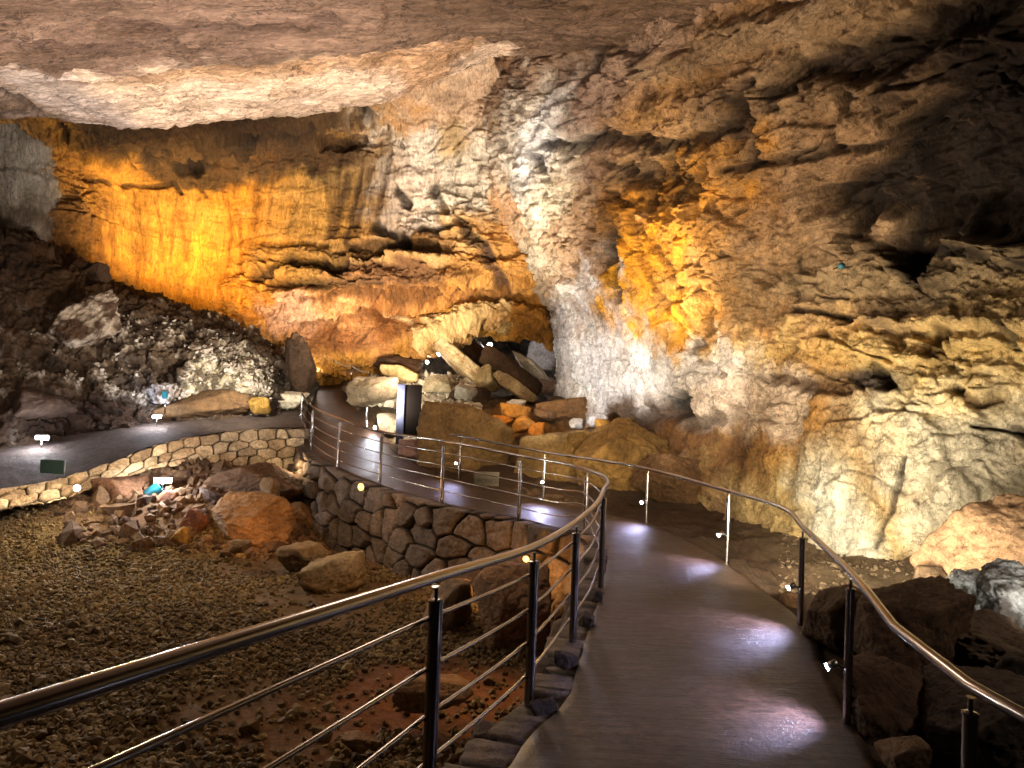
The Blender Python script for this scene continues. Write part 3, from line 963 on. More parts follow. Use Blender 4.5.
# ---- dry stone walls
def stone_wall(name, topline, botline, length_div, height, cell, seed, colA, colB, label, mat, m=420, n=130, bulge=.10, toward=None, tint=None, dark=(.15, .12, .09), jit=(.85, .8), aspect=1.45):
    T = polyline(topline, m)
    Bt = polyline(botline, m)
    t = np.linspace(0, 1, n)[None, :, None]
    G = T[:, None] * (1 - t) + Bt[:, None] * t
    N = grid_normals(G).reshape(-1, 3)
    P = G.reshape(-1, 3)
    s = np.sign(((toward - P) * N).sum(1).mean())
    N = N * s
    seg = np.linalg.norm(np.diff(T, axis=0), axis=1)
    arc = np.concatenate([[0], np.cumsum(seg)])
    A = np.repeat(arc, n)
    H = np.linalg.norm(P - np.repeat(T, n, 0), axis=1)
    # stones in wavering courses
    wob = .16 * perlin(np.stack([A * .9, H * .9, np.full(len(A), seed)], 1)) * cell * 3
    wob2 = .16 * perlin(np.stack([A * .9, H * .9, np.full(len(A), seed + 9)], 1)) * cell * 3
    Q = np.stack([(A + wob) / (cell * aspect), (H + wob2) / cell, np.full(len(A), seed + .5)], 1)
    I = np.floor(Q).astype(np.int64)
    f1 = np.full(len(Q), 9.0)
    f2 = f1.copy()
    hh = np.zeros(len(Q), np.int64)
    vx = np.zeros(len(Q))
    vy = np.zeros(len(Q))
    for dx in (-1, 0, 1, 2):
        for dy in (-1, 0, 1):
            cx = I[:, 0] + dx
            cy = I[:, 1] + dy
            h = _h(cx, cy, np.full(len(cx), int(seed * 7)))
            qx = cx + .5 * (cy & 1) - .25 + .5 + (RND[h, 0] - .5) * jit[0] - Q[:, 0]
            qy = cy + .5 + (RND[h, 1] - .5) * jit[1] - Q[:, 1]
            d = (np.abs(qx * 1.05) ** 2.6 + np.abs(qy) ** 2.6) ** (1 / 2.6) * (.85 + .3 * RND[h, 2])
            mm = d < f1
            f2 = np.where(mm, f1, np.minimum(f2, d))
            hh = np.where(mm, h, hh)
            vx = np.where(mm, qx, vx)
            vy = np.where(mm, qy, vy)
            f1 = np.where(mm, d, f1)
    e = f2 - f1
    face = sstep(.0, .15, e)
    disp = bulge * (.8 * face + .2 * np.sqrt(np.clip(e, 0, 1))) + bulge * .8 * (RND[hh, 2] - .5) * face
    disp += bulge * .5 * ((RND[hh, 0] - .5) * vx + (RND[hh, 3] - .5) * vy) * face
    disp += .055 * fbm(P * 4, 4, .6, seed=seed) + .02 * ridged(P * 9, 3, seed=seed)
    V = P + N * disp[:, None]
    k = RND[hh, 3][:, None]
    c = lin(colA) * (1 - k) + lin(colB) * k
    c = c * (.75 + .5 * RND[hh, 1][:, None])
    if tint is not None:
        c = tint(P, c, RND[hh])
    mt = sstep(.03, .12, e)[:, None]
    c = c * mt + lin(dark) * (1 - mt)
    return V.reshape(m, n, 3), c.reshape(m, n, 3)


def build_wall(name, V, c, depth_dir, mat, label, cat):
    """closes the faced sheet into a solid wall with a back and a top"""
    m, n, _ = V.shape
    back_t = V[:, :1] + depth_dir[:, None]
    back_b = V[:, -1:] + depth_dir[:, None]
    G = np.concatenate([back_b, back_t, V], 1)
    C = np.concatenate([c[:, -1:], c[:, :1], c], 1)
    o = mesh_obj(name, G.reshape(-1, 3), grid_faces(m, n + 2), mat, col=np.clip(C.reshape(-1, 3), 0, 1))
    return tag(o, label, cat)


# retaining wall under the left edge of the walkway, from the corner to the near end
LW = [np.array(p, float) for p in LE]
off = []
Lp = polyline(LW, NS)
tang = np.gradient(Lp, axis=0)
tang /= np.linalg.norm(tang, axis=1)[:, None]
nl = np.stack([-tang[:, 1], tang[:, 0], 0 * tang[:, 0]], 1)
nl /= np.linalg.norm(nl, axis=1)[:, None]
k0, k1 = int(NS * 14.15 / (len(LW) - 1)), 8
LWall = Lp + nl * .16 - np.array([0, 0, .03])
idx = np.linspace(k0, k1, 60).astype(int)
topl = LWall[idx]
botl = topl + nl[idx] * .30
botl[:, 2] = floor_z(botl[:, 0], botl[:, 1]) - .25
V, c = stone_wall('retaining_wall', topl, botl, 0, 0, .43, 3.0, (.33, .275, .225), (.43, .365, .31), '', M_STONE, 720, 130, .15, np.array([-7., 11, 2]))
bd = -np.repeat(nl[idx], 1, 0)
bd = cr_mat(60, 720) @ bd * .35
o_rw = build_wall('retaining_wall', V, c, bd, M_STONE, 'tall curved dry stone wall holding up the railed walkway', 'stone wall')

# low wall under the side path
lt = rows([[(304, 430, 20.6), (250, 431, 19.9), (200, 438, 19.0), (150, 449, 18.0), (118, 462, 17.2), (60, 482, 16.3), (0, 492, 15.4), (-90, 507, 14.4)]])[0]
lb = rows([[(302, 474, 20.2), (250, 468, 19.5), (200, 466, 18.6), (150, 472, 17.6), (118, 482, 16.8), (60, 502, 15.9), (0, 512, 15.0), (-90, 530, 14.0)]])[0]


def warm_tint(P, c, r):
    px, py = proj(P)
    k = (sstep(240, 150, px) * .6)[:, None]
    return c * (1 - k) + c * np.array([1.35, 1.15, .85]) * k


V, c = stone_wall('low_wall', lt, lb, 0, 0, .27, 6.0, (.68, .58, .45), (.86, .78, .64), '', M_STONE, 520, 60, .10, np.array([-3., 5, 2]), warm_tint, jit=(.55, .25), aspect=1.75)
bd = np.tile(np.array([[.1, .6, 0.0]]), (520, 1))
build_wall('low_stone_wall', V, c, bd, M_STONE, 'low dry stone wall of pale blocks below the side path', 'stone wall')

# ================================================================== RAILINGS
def tube(pts, r, seg=12, cap=True):
    P = np.asarray(pts, float)
    n = len(P)
    T = np.gradient(P, axis=0)
    T /= np.linalg.norm(T, axis=1)[:, None]
    ref = np.array([0, 0, 1.0]) if abs(T[0, 2]) < .9 else np.array([1.0, 0, 0])
    V = []
    u = np.cross(T[0], ref)
    for i in range(n):
        u = u - T[i] * (u @ T[i])
        u /= np.linalg.norm(u)
        v = np.cross(T[i], u)
        rr = r[i] if hasattr(r, '__len__') else r
        for k in range(seg):
            a = 2 * math.pi * k / seg
            V.append(P[i] + (u * math.cos(a) + v * math.sin(a)) * rr)
    Fc = []
    for i in range(n - 1):
        for k in range(seg):
            Fc.append((i * seg + k, i * seg + (k + 1) % seg, (i + 1) * seg + (k + 1) % seg, (i + 1) * seg + k))
    if cap:
        Fc.append(tuple(reversed(range(seg))))
        Fc.append(tuple((n - 1) * seg + k for k in range(seg)))
    return V, Fc


def join(parts):
    V, Fc = [], []
    for v, f in parts:
        k = len(V)
        V += list(v)
        Fc += [tuple(i + k for i in q) for q in f]
    return V, Fc


def lathe(profile, seg=20):
    V, Fc = [], []
    for r, z in profile:
        for k in range(seg):
            a = 2 * math.pi * k / seg
            V.append((r * math.cos(a), r * math.sin(a), z))
    n = len(profile)
    for i in range(n - 1):
        for k in range(seg):
            Fc.append((i * seg + k, i * seg + (k + 1) % seg, (i + 1) * seg + (k + 1) % seg, (i + 1) * seg + k))
    Fc.append(tuple(reversed(range(seg))))
    Fc.append(tuple((n - 1) * seg + k for k in range(seg)))
    return V, Fc


def box(cx, cy, cz, sx, sy, sz, bev=.0):
    """a box with chamfered edges"""
    b_ = min(bev, sx / 2.5, sy / 2.5, sz / 2.5)
    V = []
    hx, hy, hz = sx / 2, sy / 2, sz / 2
    import bmesh
    bm = bmesh.new()
    bmesh.ops.create_cube(bm, size=1.0)
    for v in bm.verts:
        v.co = (v.co.x * sx + cx, v.co.y * sy + cy, v.co.z * sz + cz)
    if b_ > 0:
        bmesh.ops.bevel(bm, geom=list(bm.edges), offset=b_, segments=2, affect='EDGES')
    V = [tuple(v.co) for v in bm.verts]
    bm.verts.index_update()
    Fc = [tuple(v.index for v in f.verts) for f in bm.faces]
    bm.free()
    return V, Fc


def obj(name, vf, mat, parent=None, smooth=True):
    o = mesh_obj(name, vf[0], vf[1], mat, parent, smooth=smooth)
    return o


def sharp(o, ang=35):
    me = o.data
    me.polygons.foreach_set('use_smooth', [True] * len(me.polygons))
    try:
        me.set_sharp_from_angle(angle=math.radians(ang))
    except Exception:
        pass
    return o


def post_mesh(h, r):
    prof = [(r * 1.7, 0), (r * 1.7, .012), (r, .014), (r, h - .10), (r * 1.12, h - .098), (r * 1.12, h - .088), (r * .9, h - .084), (.010, h - .082), (.010, h - .03), (.022, h - .025)]
    return lathe(prof, 20)


def post_lamp(parent, pos, h, side, energy):
    """little LED head on an arm clipped to a post; returns its light's place"""
    s = np.array([side[0], side[1], 0.0])
    s /= np.linalg.norm(s)
    a = np.array([0, 0, h])
    hd = tube([a + s * .03, a + s * .05 + [0, 0, .01], a + s * .08 + [0, 0, .02]], .012, 8)
    head = tube([a + s * .07 + [0, 0, .035], a + s * .13 + [0, 0, .0]], .026, 12)
    o = obj('lamp', join([hd, head]), M_STEELD, parent)
    e1 = a + s * .13
    g = obj('lamp', tube([e1 + [0, 0, -.0], e1 + s * .012 + [0, 0, -.006]], .024, 12), M_LED, parent)
    bpy.data.objects.remove(o if False else g) if False else None
    g.name = 'lamp_lens'
    return a + s * .17 + np.array([0, 0, 0.0])


def at_rail(name, label, posts, extra, bars, rail_r, post_r, lamps=None):
    """posts: (foot, rail height point); extra rail points keyed by position between posts"""
    root = thing(name, label, 'railing', tuple(posts[0][0]))
    o0 = np.array(posts[0][0])
    rail = []
    for i, (ft, rt) in enumerate(posts):
        rail.append(np.array(rt))
        rail += [np.array(q) for q in extra.get(i, [])]
    return root, o0, rail


lposts_px = [  # base px,py, rail px,py, distance
    ((437, 800), (437, 577), 3.50), ((527, 713), (535, 546), 5.15), ((572, 635), (577, 521), 6.55), ((601, 586), (604, 489), 8.5),
    ((586, 529), (587, 470), 11.4), ((518, 521), (521, 456), 13.1), ((442, 503), (444, 441), 14.2), ((381, 485), (382, 432), 16.0),
    ((338, 470), (340, 419), 17.5), ((310, 450), (313, 407), 19.6), ((301, 432), (302, 394), 22.0)]
LP = []
for (bx, by), (rx, ry), d in lposts_px:
    rt = at(rx, ry, d)
    bt = at(bx, by, d)
    z = max(bt[2], -.12) if d < 12 else bt[2]
    if d < 9:
        z = -.06
    if d < 4:
        z = .12
    LP.append((np.array([rt[0], rt[1], z]), rt))
# a post out of frame to the left carries the near end
e = LP[0][1] + (LP[0][1] - LP[1][1]) * 1.75
LP.insert(0, (np.array([e[0], e[1], .3]), e))
rail_pts = [LP[0][1] + (LP[0][1] - LP[1][1]) * .5] + [LP[0][1], LP[1][1], LP[2][1], LP[3][1]]
rail_pts += [at(597, 503, 7.6), LP[4][1], at(608, 483, 9.3), at(603, 476, 10.3), LP[5][1], at(562, 463, 12.2)] + [p[1] for p in LP[6:]]
root = thing('left_railing', 'steel railing with four thin bars along the stone wall edge of the walkway', 'railing', tuple(LP[1][0]))
root.name = 'barred_railing'
O = np.array(LP[1][0])
straight = polyline(rail_pts[:5], 5)
rl = np.concatenate([np.array(rail_pts[:3]), polyline(rail_pts[2:], 120)[1:]], 0)
obj('handrail', tube(rl - O, .027, 16), M_STEEL, root)
for fr in (.82, .61, .41, .21):
    bp = []
    # each bar follows the posts; between them it follows the handrail's line
    feet = {0: LP[0], 1: LP[1]}
    chain = [(LP[0][0], rail_pts[0])] + [(p[0], p[1]) for p in LP[:4]]
    chain += [(np.array([rail_pts[5][0], rail_pts[5][1], -.06]), rail_pts[5]), LP[4], (np.array([rail_pts[7][0], rail_pts[7][1], -.06]), rail_pts[7]), (np.array([rail_pts[8][0], rail_pts[8][1], -.06]), rail_pts[8]), LP[5], (np.array([rail_pts[10][0], rail_pts[10][1], 0.0]), rail_pts[10])] + LP[6:]
    for ft, rt in chain:
        bp.append(np.array([rt[0], rt[1], ft[2] + (rt[2] - ft[2]) * fr if abs(ft[0] - rt[0]) < .5 else -.06 + (rt[2] + .06) * fr]))
    line = np.concatenate([np.array(bp[:3]), polyline(bp[2:], 110)[1:]], 0)
    tg = np.gradient(line, axis=0)
    nn = np.stack([-tg[:, 1], tg[:, 0], 0 * tg[:, 0]], 1)
    nn /= np.maximum(np.linalg.norm(nn, axis=1), 1e-6)[:, None]
    obj('rail_bar', tube(line + nn * .046 - O, .0115, 10), M_STEEL, root)
for ft, rt in LP:
    h = rt[2] - ft[2]
    p = obj('post', post_mesh(h - .02, .034), M_STEEL, root)
    sharp(p)
    p.location = tuple(ft - O)

rposts_px = [((960, 900), (971, 686), 3.05), ((844, 718), (851, 573), 5.05), ((799, 619), (803, 527), 7.3), ((727, 564), (729, 491), 10.15), ((646, 523), (648, 469), 13.3), ((543, 500), (545, 452), 15.2), ((459, 480), (461, 436), 16.7)]
RPp = []
for (bx, by), (rx, ry), d in rposts_px:
    rt = at(rx, ry, d)
    bt = at(bx, by, d)
    z = -.03 if d < 14 else bt[2] - .02
    RPp.append((np.array([rt[0], rt[1], z]), rt))
rr_pts = [at(1120, 770, 2.4), at(1024, 716, 2.75), RPp[0][1], at(895, 627, 3.95), RPp[1][1], RPp[2][1], at(783, 508, 8.3), RPp[3][1], RPp[4][1], at(598, 460, 14.4), RPp[5][1], RPp[6][1], at(451, 434.5, 16.8)]
root = thing('plain_railing', 'steel handrail on lamp-bearing posts along the right edge of the walkway', 'railing', tuple(RPp[1][0]))
O = np.array(RPp[1][0])
rl = np.array(rr_pts[:4])
rl2 = polyline(rr_pts[3:], 110)
kink = np.concatenate([rl, rl2[1:]], 0)
obj('handrail', tube(kink - O, .026, 16), M_STEEL, root)
PATH_LIGHTS = []
sides = [(-.9, .1), (-.95, .2), (-1, -.15), (-1, -.2), (-.8, -.6), (-.3, -1), (-.6, -.8)]
for i, (ft, rt) in enumerate(RPp):
    h = rt[2] - ft[2]
    p = obj('post', post_mesh(h - .02, .029), M_STEEL, root)
    sharp(p)
    p.location = tuple(ft - O)
    PATH_LIGHTS.append(ft + np.array(post_lamp(p, None, .40, sides[i], 1)))

# ================================================================== BOULDERS
_ico = {}


def ico(sub):
    if sub not in _ico:
        import bmesh
        bm = bmesh.new()
        bmesh.ops.create_icosphere(bm, subdivisions=sub, radius=1.0)
        V = np.array([tuple(v.co) for v in bm.verts])
        bm.verts.index_update()
        Fc = np.array([[v.index for v in f.verts] for f in bm.faces])
        bm.free()
        _ico[sub] = V, Fc
    return _ico[sub]


def rock_shape(seed, sub=5, planes=11, sharpn=.8, rough=.05):
    """an angular boulder: a ball cut by random planes, edges worn, surface pitted; unit size"""
    V, Fc = ico(sub)
    rs = np.random.RandomState(seed)
    n = rs.normal(size=(planes, 3))
    n /= np.linalg.norm(n, axis=1)[:, None]
    n = np.concatenate([n, np.eye(3), -np.eye(3)])
    dist = np.concatenate([rs.uniform(.60, .92, planes), np.full(6, .95)])
    dots = V @ n.T
    rr = dist[None] / np.maximum(dots, .02)
    # soft minimum wears the edges
    k = 16 + 40 * sharpn
    rr = -np.log(np.exp(-k * np.minimum(rr, 3)).sum(1)) / k
    P = V * rr[:, None]
    q = P * 2 + seed * 1.37
    P = P * (1 + rough * 2.4 * fbm(q, 5, .62)[:, None] + rough * 1.1 * ridged(q * 2.2, 4, .62)[:, None])
    for sc_ in (1.1, 2.7):
        a_ = np.abs(perlin(q * sc_ + 40))
        P = P * (1 - .035 * (1 - sstep(0, .07, a_)))[:, None]
    return P, Fc


BOULDERS = []


def boulder(px, py, d, hw, hh, col, label, seed, name='boulder', cat='rock', depth=None, rot=0, tiltx=0, tilty=0, group=None, sharpn=.7, rough=.06, mat=None, sub=5, col2=None):
    C = at(px, py, d)
    s = d / F
    P, Fc = rock_shape(seed, (6 if hw * hh > 900 else 5) if hw * hh > 150 else 4, sharpn=sharpn, rough=rough)
    dep = depth if depth else (hw + hh) / 2 * s
    P = P / np.abs(P).max(0) * np.array([hw * s, dep, hh * s])
    a = math.radians(rot)
    Ry = np.array([[math.cos(a), 0, math.sin(a)], [0, 1, 0], [-math.sin(a), 0, math.cos(a)]])
    b2 = math.radians(tiltx)
    Rx = np.array([[1, 0, 0], [0, math.cos(b2), -math.sin(b2)], [0, math.sin(b2), math.cos(b2)]])
    b3 = math.radians(tilty)
    Rz = np.array([[math.cos(b3), -math.sin(b3), 0], [math.sin(b3), math.cos(b3), 0], [0, 0, 1]])
    P = P @ (Ry @ Rx @ Rz).T
    zb = P[:, 2].min()
    P[:, 2] -= zb
    c = np.tile(lin(col), (len(P), 1))
    if col2 is not None:
        m = sstep(-.1, .25, fbm(P * 2.2 / max(hw * s, .2), 3, seed=seed * 1.7))[:, None]
        c = c * (1 - m) + lin(col2) * m
    o = mesh_obj(name, P, Fc, mat or M_BOULDER, col=c)
    o.location = (C[0], C[1], C[2] + zb)
    tag(o, label, cat, group)
    return o


BR = (.42, .31, .20)
DKB = (.27, .20, .14)
CRM = (.72, .64, .52)
WHT = (.76, .73, .70)
# mound behind the right railing
boulder(472, 452, 19.0, 54, 48, (.52, .41, .25), 'large flat-faced brown boulder behind the sign, beside the display panel', 101, depth=1.0, rot=3, sharpn=.9)
boulder(560, 462, 18.3, 46, 44, (.52, .41, .23), 'rounded brown boulder behind the far bend of the railing', 102, rot=10)
boulder(616, 462, 17.2, 52, 46, (.54, .42, .23), 'sloping brown boulder seen over the handrail between two lamp posts', 103, rot=28)
boulder(680, 480, 15.6, 46, 34, (.42, .31, .19), 'dark brown boulder at the foot of the rock wall behind the handrail', 104, rot=10)
boulder(575, 412, 22.0, 40, 15, (.44, .32, .19), 'long flat brown boulder at the foot of the white rock face', 105, rot=-10)
boulder(516, 412, 20.5, 16, 9, (.66, .47, .22), 'orange lit flat stone on top of the boulder mound', 106)  # orange light on this group of stones is put into their colour
boulder(524, 424, 19.8, 12, 10, (.64, .46, .22), 'orange lit block in the middle of the boulder mound', 107)
boulder(538, 431, 19.4, 10, 9, (.68, .42, .13), 'small orange lit stone lowest of those on the mound', 108)
boulder(500, 420, 20.2, 14, 5, (.62, .40, .16), 'thin orange lit stone left of the orange lit block', 109)
boulder(545, 415, 21.2, 12, 7, (.52, .40, .28), 'brown stone right of the orange lit stones on the mound', 110)
boulder(516, 404, 21.5, 10, 5, WHT, 'pale grey stone at the crest of the boulder mound', 111)
boulder(606, 428, 18.6, 11, 9, (.70, .50, .20), 'bright orange block beside a white stone under the rock face', 112)
boulder(597, 420, 19.2, 11, 8, WHT, 'white stone touching the bright orange block', 113)
boulder(578, 424, 19.6, 9, 6, (.70, .66, .60), 'pale stone left of the white stone under the rock face', 114)
boulder(630, 436, 18.2, 22, 11, (.34, .24, .14), 'dark flat stone right of the bright orange block', 115)
boulder(556, 403, 23, 12, 7, DKB, 'dark stone in front of the black gap under the slabs', 116)
# fallen slabs under the arch
boulder(462, 366, 26.5, 34, 11, (.80, .70, .52), 'cream edged slab leaning down to the right under the arch', 120, 'rock_slab', 'rock slab', 1.2, rot=38, sharpn=1, col2=(.62, .50, .34))
boulder(476, 358, 27.5, 30, 20, (.28, .20, .13), 'dark brown slab standing behind the cream edged slab', 121, 'rock_slab', 'rock slab', .8, rot=30, sharpn=1)
boulder(510, 374, 25.6, 36, 15, (.33, .24, .16), 'broad dark slab tilted to the right in the middle of the passage', 122, 'rock_slab', 'rock slab', 1.0, rot=32, sharpn=1)
boulder(532, 368, 26.6, 28, 6, (.78, .72, .62), 'long pale slab resting along the upper edge of the dark slab', 123, 'rock_slab', 'rock slab', .9, rot=36, sharpn=1)
boulder(514, 388, 25.0, 26, 8, (.76, .66, .48), 'cream triangular slab under the broad dark slab', 124, 'rock_slab', 'rock slab', .7, rot=34, sharpn=1)
boulder(487, 380, 25.4, 14, 16, (.78, .68, .48), 'upright cream slab between the two dark slabs', 125, 'rock_slab', 'rock slab', .6, rot=-25, sharpn=1)
boulder(549, 386, 26.5, 12, 9, (.62, .50, .42), 'brown block at the right end of the pale slab', 126)
boulder(545, 352, 31, 24, 20, (.60, .58, .60), 'grey rock deep in the passage right of the far lamp', 127)
boulder(470, 398, 24.0, 22, 12, DKB, 'dark rock lying below the cream slabs', 128)
# pale rubble left of the slabs
boulder(400, 374, 25.2, 20, 9, (.74, .62, .42), 'cream boulder directly above the display panel', 130)
boulder(396, 364, 26.0, 26, 10, (.30, .21, .14), 'dark rock resting on the cream boulder', 131)
boulder(466, 394, 23.6, 12, 10, (.70, .67, .60), 'pale grey block right of the display panel on the rubble', 132)
boulder(424, 420, 21.2, 15, 15, (.62, .60, .52), 'pale flat stone standing against the right side of the display panel', 133, depth=.3)
boulder(440, 384, 24.2, 16, 9, (.62, .56, .44), 'tan stone among rubble right of the cream boulder', 134)
boulder(374, 392, 23.6, 28, 16, (.54, .47, .37), 'wide sloping grey boulder left of the display panel', 135, depth=.8)
boulder(392, 425, 21.0, 14, 12, (.52, .46, .38), 'low grey stone at the foot of the display panel', 136)
boulder(358, 372, 27.5, 22, 8, (.44, .33, .24), 'brown rock at the head of the rising path', 137)
# right foreground
boulder(832, 622, 6.9, 36, 38, (.34, .26, .17), 'rounded dark boulder just beyond the post nearest the middle right', 140)
boulder(906, 640, 6.2, 52, 60, (.30, .22, .15), 'dark boulder with a pointed top below the right handrail', 141, sharpn=1)
boulder(1000, 556, 8.4, 80, 72, (.60, .48, .36), 'big tan boulder against the right rock wall', 142, rot=-28, rough=.05)
boulder(957, 602, 7.0, 22, 34, (.58, .59, .58), 'small grey crusted rock in front of the tan boulder', 143, rough=.12, col2=(.22, .20, .18))
boulder(1010, 588, 6.9, 40, 34, (.46, .46, .45), 'grey crusted rock right of the small one below the tan boulder', 144, rough=.13, col2=(.25, .23, .21))
boulder(990, 650, 6.2, 74, 36, (.34, .28, .22), 'dark layered ledge of rock under the grey crusted rocks', 145, rot=6, rough=.12)
boulder(890, 715, 5.2, 50, 52, (.28, .20, .14), 'dark boulder right of the post beside the walkway edge', 146)
boulder(985, 740, 4.9, 70, 60, (.20, .15, .11), 'very dark boulder at the lower right behind the last post', 147)
boulder(906, 760, 4.5, 24, 22, (.42, .33, .24), 'small brown block at the bottom edge right of the walkway', 148)
boulder(1030, 690, 5.4, 50, 40, (.18, .14, .10), 'dark boulder under the handrail at the right edge', 149)
boulder(790, 600, 8.3, 10, 10, BR, 'small stone by the walkway edge at the third post', 150)
boulder(930, 578, 8.3, 24, 14, (.40, .33, .25), 'brown stone left of the grey crusted rocks', 151)
# pit
boulder(248, 518, 16.0, 50, 26, (.52, .38, .24), 'broad orange boulder in the pit lit by a warm lamp', 160, rot=4)
boulder(194, 522, 15.6, 15, 15, (.46, .28, .18), 'reddish block left of the orange boulder', 161)
boulder(182, 536, 15.0, 9, 12, (.60, .46, .22), 'upright yellowish stone left of the orange boulder', 162)
boulder(262, 486, 18.0, 44, 24, (.38, .28, .20), 'brown boulder behind the orange boulder below the low wall', 163, rot=-14)
boulder(300, 515, 17.6, 20, 14, (.50, .35, .18), 'tan boulder at the foot of the stone wall corner', 164)
boulder(336, 580, 13.0, 30, 22, (.56, .47, .33), 'pale sloping boulder beside the tall stone wall', 165, rot=-14, sharpn=.1, depth=.7, rough=.08)
boulder(308, 558, 14.3, 24, 15, (.50, .41, .29), 'flat boulder left of the pale sloping boulder', 166, sharpn=.1, depth=.6, rough=.08)
boulder(446, 606, 11.4, 26, 30, (.52, .42, .32), 'grey brown boulder at the foot of the tall stone wall behind the near post', 167)
boulder(506, 606, 10.8, 44, 44, (.54, .41, .29), 'big smooth brown boulder seen through the near railing bars', 168, rough=.03, sharpn=.3)
boulder(130, 502, 16.8, 28, 26, (.46, .32, .22), 'reddish brown boulder left of the bright floodlight', 169)
boulder(98, 476, 17.2, 18, 12, (.48, .36, .24), 'brown stone at the end of the low wall', 170)
boulder(212, 502, 17.0, 24, 16, (.40, .33, .30), 'dark grey rock right of the bright floodlight', 171)
boulder(242, 546, 14.2, 10, 7, (.46, .36, .24), 'small stone in front of the orange boulder', 172)
boulder(270, 488, 16.8, 10, 11, (.48, .38, .27), 'small block on the slope behind the orange boulder', 173)
boulder(200, 718, 8.5, 22, 14, (.40, .29, .18), 'flat brown stone half sunk in the gravel near the bottom', 174, sharpn=.3, rough=.03)
boulder(60, 494, 16.2, 14, 9, (.48, .38, .26), 'brown stone beside the small pit lamp', 175)
boulder(166, 500, 16.4, 12, 10, (.46, .30, .20), 'reddish stone below the bright floodlight', 176)
boulder(435, 690, 8.2, 40, 14, (.52, .38, .24), 'low brown mound of rock behind the near post', 177, sharpn=.2, rough=.04)
boulder(360, 742, 7.4, 20, 8, (.50, .38, .25), 'brown stone in the pit left of the near post', 178, sharpn=.3)
# left slope
boulder(86, 322, 20.0, 42, 24, (.66, .60, .52), 'big pale crusted boulder on the dark slope', 188, rot=-42, rough=.13, sharpn=.3, col2=(.28, .20, .13))
boulder(98, 276, 22.0, 15, 13, DKB, 'dark outcrop at the crest of the slope', 181, rough=.1)
boulder(206, 406, 20.8, 44, 17, (.36, .27, .17), 'long dark brown boulder behind the side path', 182, rot=-4)
boulder(258, 405, 21.0, 11, 9, (.56, .44, .20), 'yellowish block beside the leaning pole', 183)
boulder(290, 400, 22.6, 18, 9, (.80, .76, .66), 'white lit stone by the far corner of the railing', 184)
boulder(298, 368, 23.8, 17, 36, (.28, .21, .15), 'dark tall rock above the far corner of the railing', 185, rough=.14, sharpn=.2)
boulder(30, 408, 18.6, 36, 20, (.32, .25, .20), 'dark ridge of rock behind the standing floodlight', 186, rot=-15)
boulder(160, 392, 20.2, 14, 12, (.60, .58, .58), 'whitish crusted rock above the standing lamp on the side path', 187, rough=.14, col2=(.3, .25, .2))
# edging between the posts and the near walkway
boulder(500, 752, 4.75, 46, 22, (.36, .29, .23), 'flat kerb stone at the bottom edge left of the walkway', 190, depth=.25)
boulder(545, 715, 5.1, 17, 16, (.26, .21, .17), 'dark kerb stone at the foot of the second near post', 191)
boulder(566, 662, 6.0, 13, 12, (.25, .20, .16), 'dark kerb stone between the second and third near posts', 192)
boulder(586, 622, 7.1, 9, 12, (.26, .21, .16), 'dark kerb stone beyond the third near post', 193)
boulder(596, 598, 8.0, 6, 8, (.28, .22, .17), 'small kerb stone at the foot of the post in the bend', 194)


# ================================================================== LOOSE STONES (nobody could count)
def stones(name, pts, sizes, cols, mat, label, seed, flat=.7, sub=1):
    V0, F0 = ico(sub)
    rs = np.random.RandomState(seed)
    n = len(pts)
    k = len(V0)
    jit = 1 + .55 * (rs.rand(n, k) - .5)
    V = V0[None] * jit[..., None]
    sc = rs.uniform(.65, 1.25, (n, 3)) * np.array([1, 1, flat])
    V = V * sc[:, None]
    # random turn
    q = rs.normal(size=(n, 4))
    q /= np.linalg.norm(q, axis=1)[:, None]
    w_, x, y, z = q.T
    Rm = np.stack([1 - 2 * (y * y + z * z), 2 * (x * y - z * w_), 2 * (x * z + y * w_), 2 * (x * y + z * w_), 1 - 2 * (x * x + z * z), 2 * (y * z - x * w_), 2 * (x * z - y * w_), 2 * (y * z + x * w_), 1 - 2 * (x * x + y * y)], 1).reshape(n, 3, 3)
    V = np.einsum('nij,nkj->nki', Rm, V) * np.asarray(sizes)[:, None, None] + np.asarray(pts)[:, None]
    Fc = (F0[None] + (np.arange(n) * k)[:, None, None]).reshape(-1, 3)
    C = np.repeat(np.asarray(cols), k, 0)
    o = mesh_obj(name, V.reshape(-1, 3), Fc, mat, col=C, smooth=False)
    o['kind'] = 'stuff'
    o['label'] = label
    o['category'] = 'gravel' if 'gravel' in name else 'rubble'
    return o


rs = np.random.RandomState(11)
n = 110000
y = 4.2 + (rs.rand(n) ** 1.5) * 14.5
x = -16.5 + rs.rand(n) * 17
# keep inside the pit: left of the retaining wall
wx = np.interp(y, np.sort(topl[:, 1]), topl[np.argsort(topl[:, 1]), 0])
Rt = LWall[::4]
keep = np.ones(n, bool)
near_d = np.full(n, 9.0)
side = np.zeros(n)
for a, nn in zip(LWall[5:k0 + 1:2], nl[5:k0 + 1:2]):
    dx, dy = x - a[0], y - a[1]
    d = np.hypot(dx, dy)
    m = d < near_d
    near_d = np.where(m, d, near_d)
    side = np.where(m, dx * nn[0] + dy * nn[1], side)
keep &= ~((near_d < 8) & (side < .32))
ppx, ppy = proj(np.stack([x, y, floor_at(x, y)], 1))
keep &= (ppx > -60) & (ppx < 640) & (ppy < 800)
bi = BARE.reshape(nx, ny)[np.clip(((x - gx[0]) / (gx[1] - gx[0])).round().astype(int), 0, nx - 1), np.clip(((y - gy[0]) / (gy[1] - gy[0])).round().astype(int), 0, ny - 1)]
keep &= rs.rand(n) > bi * .97
keep &= ~((y > 17.0))
x, y = x[keep], y[keep]
n = len(x)
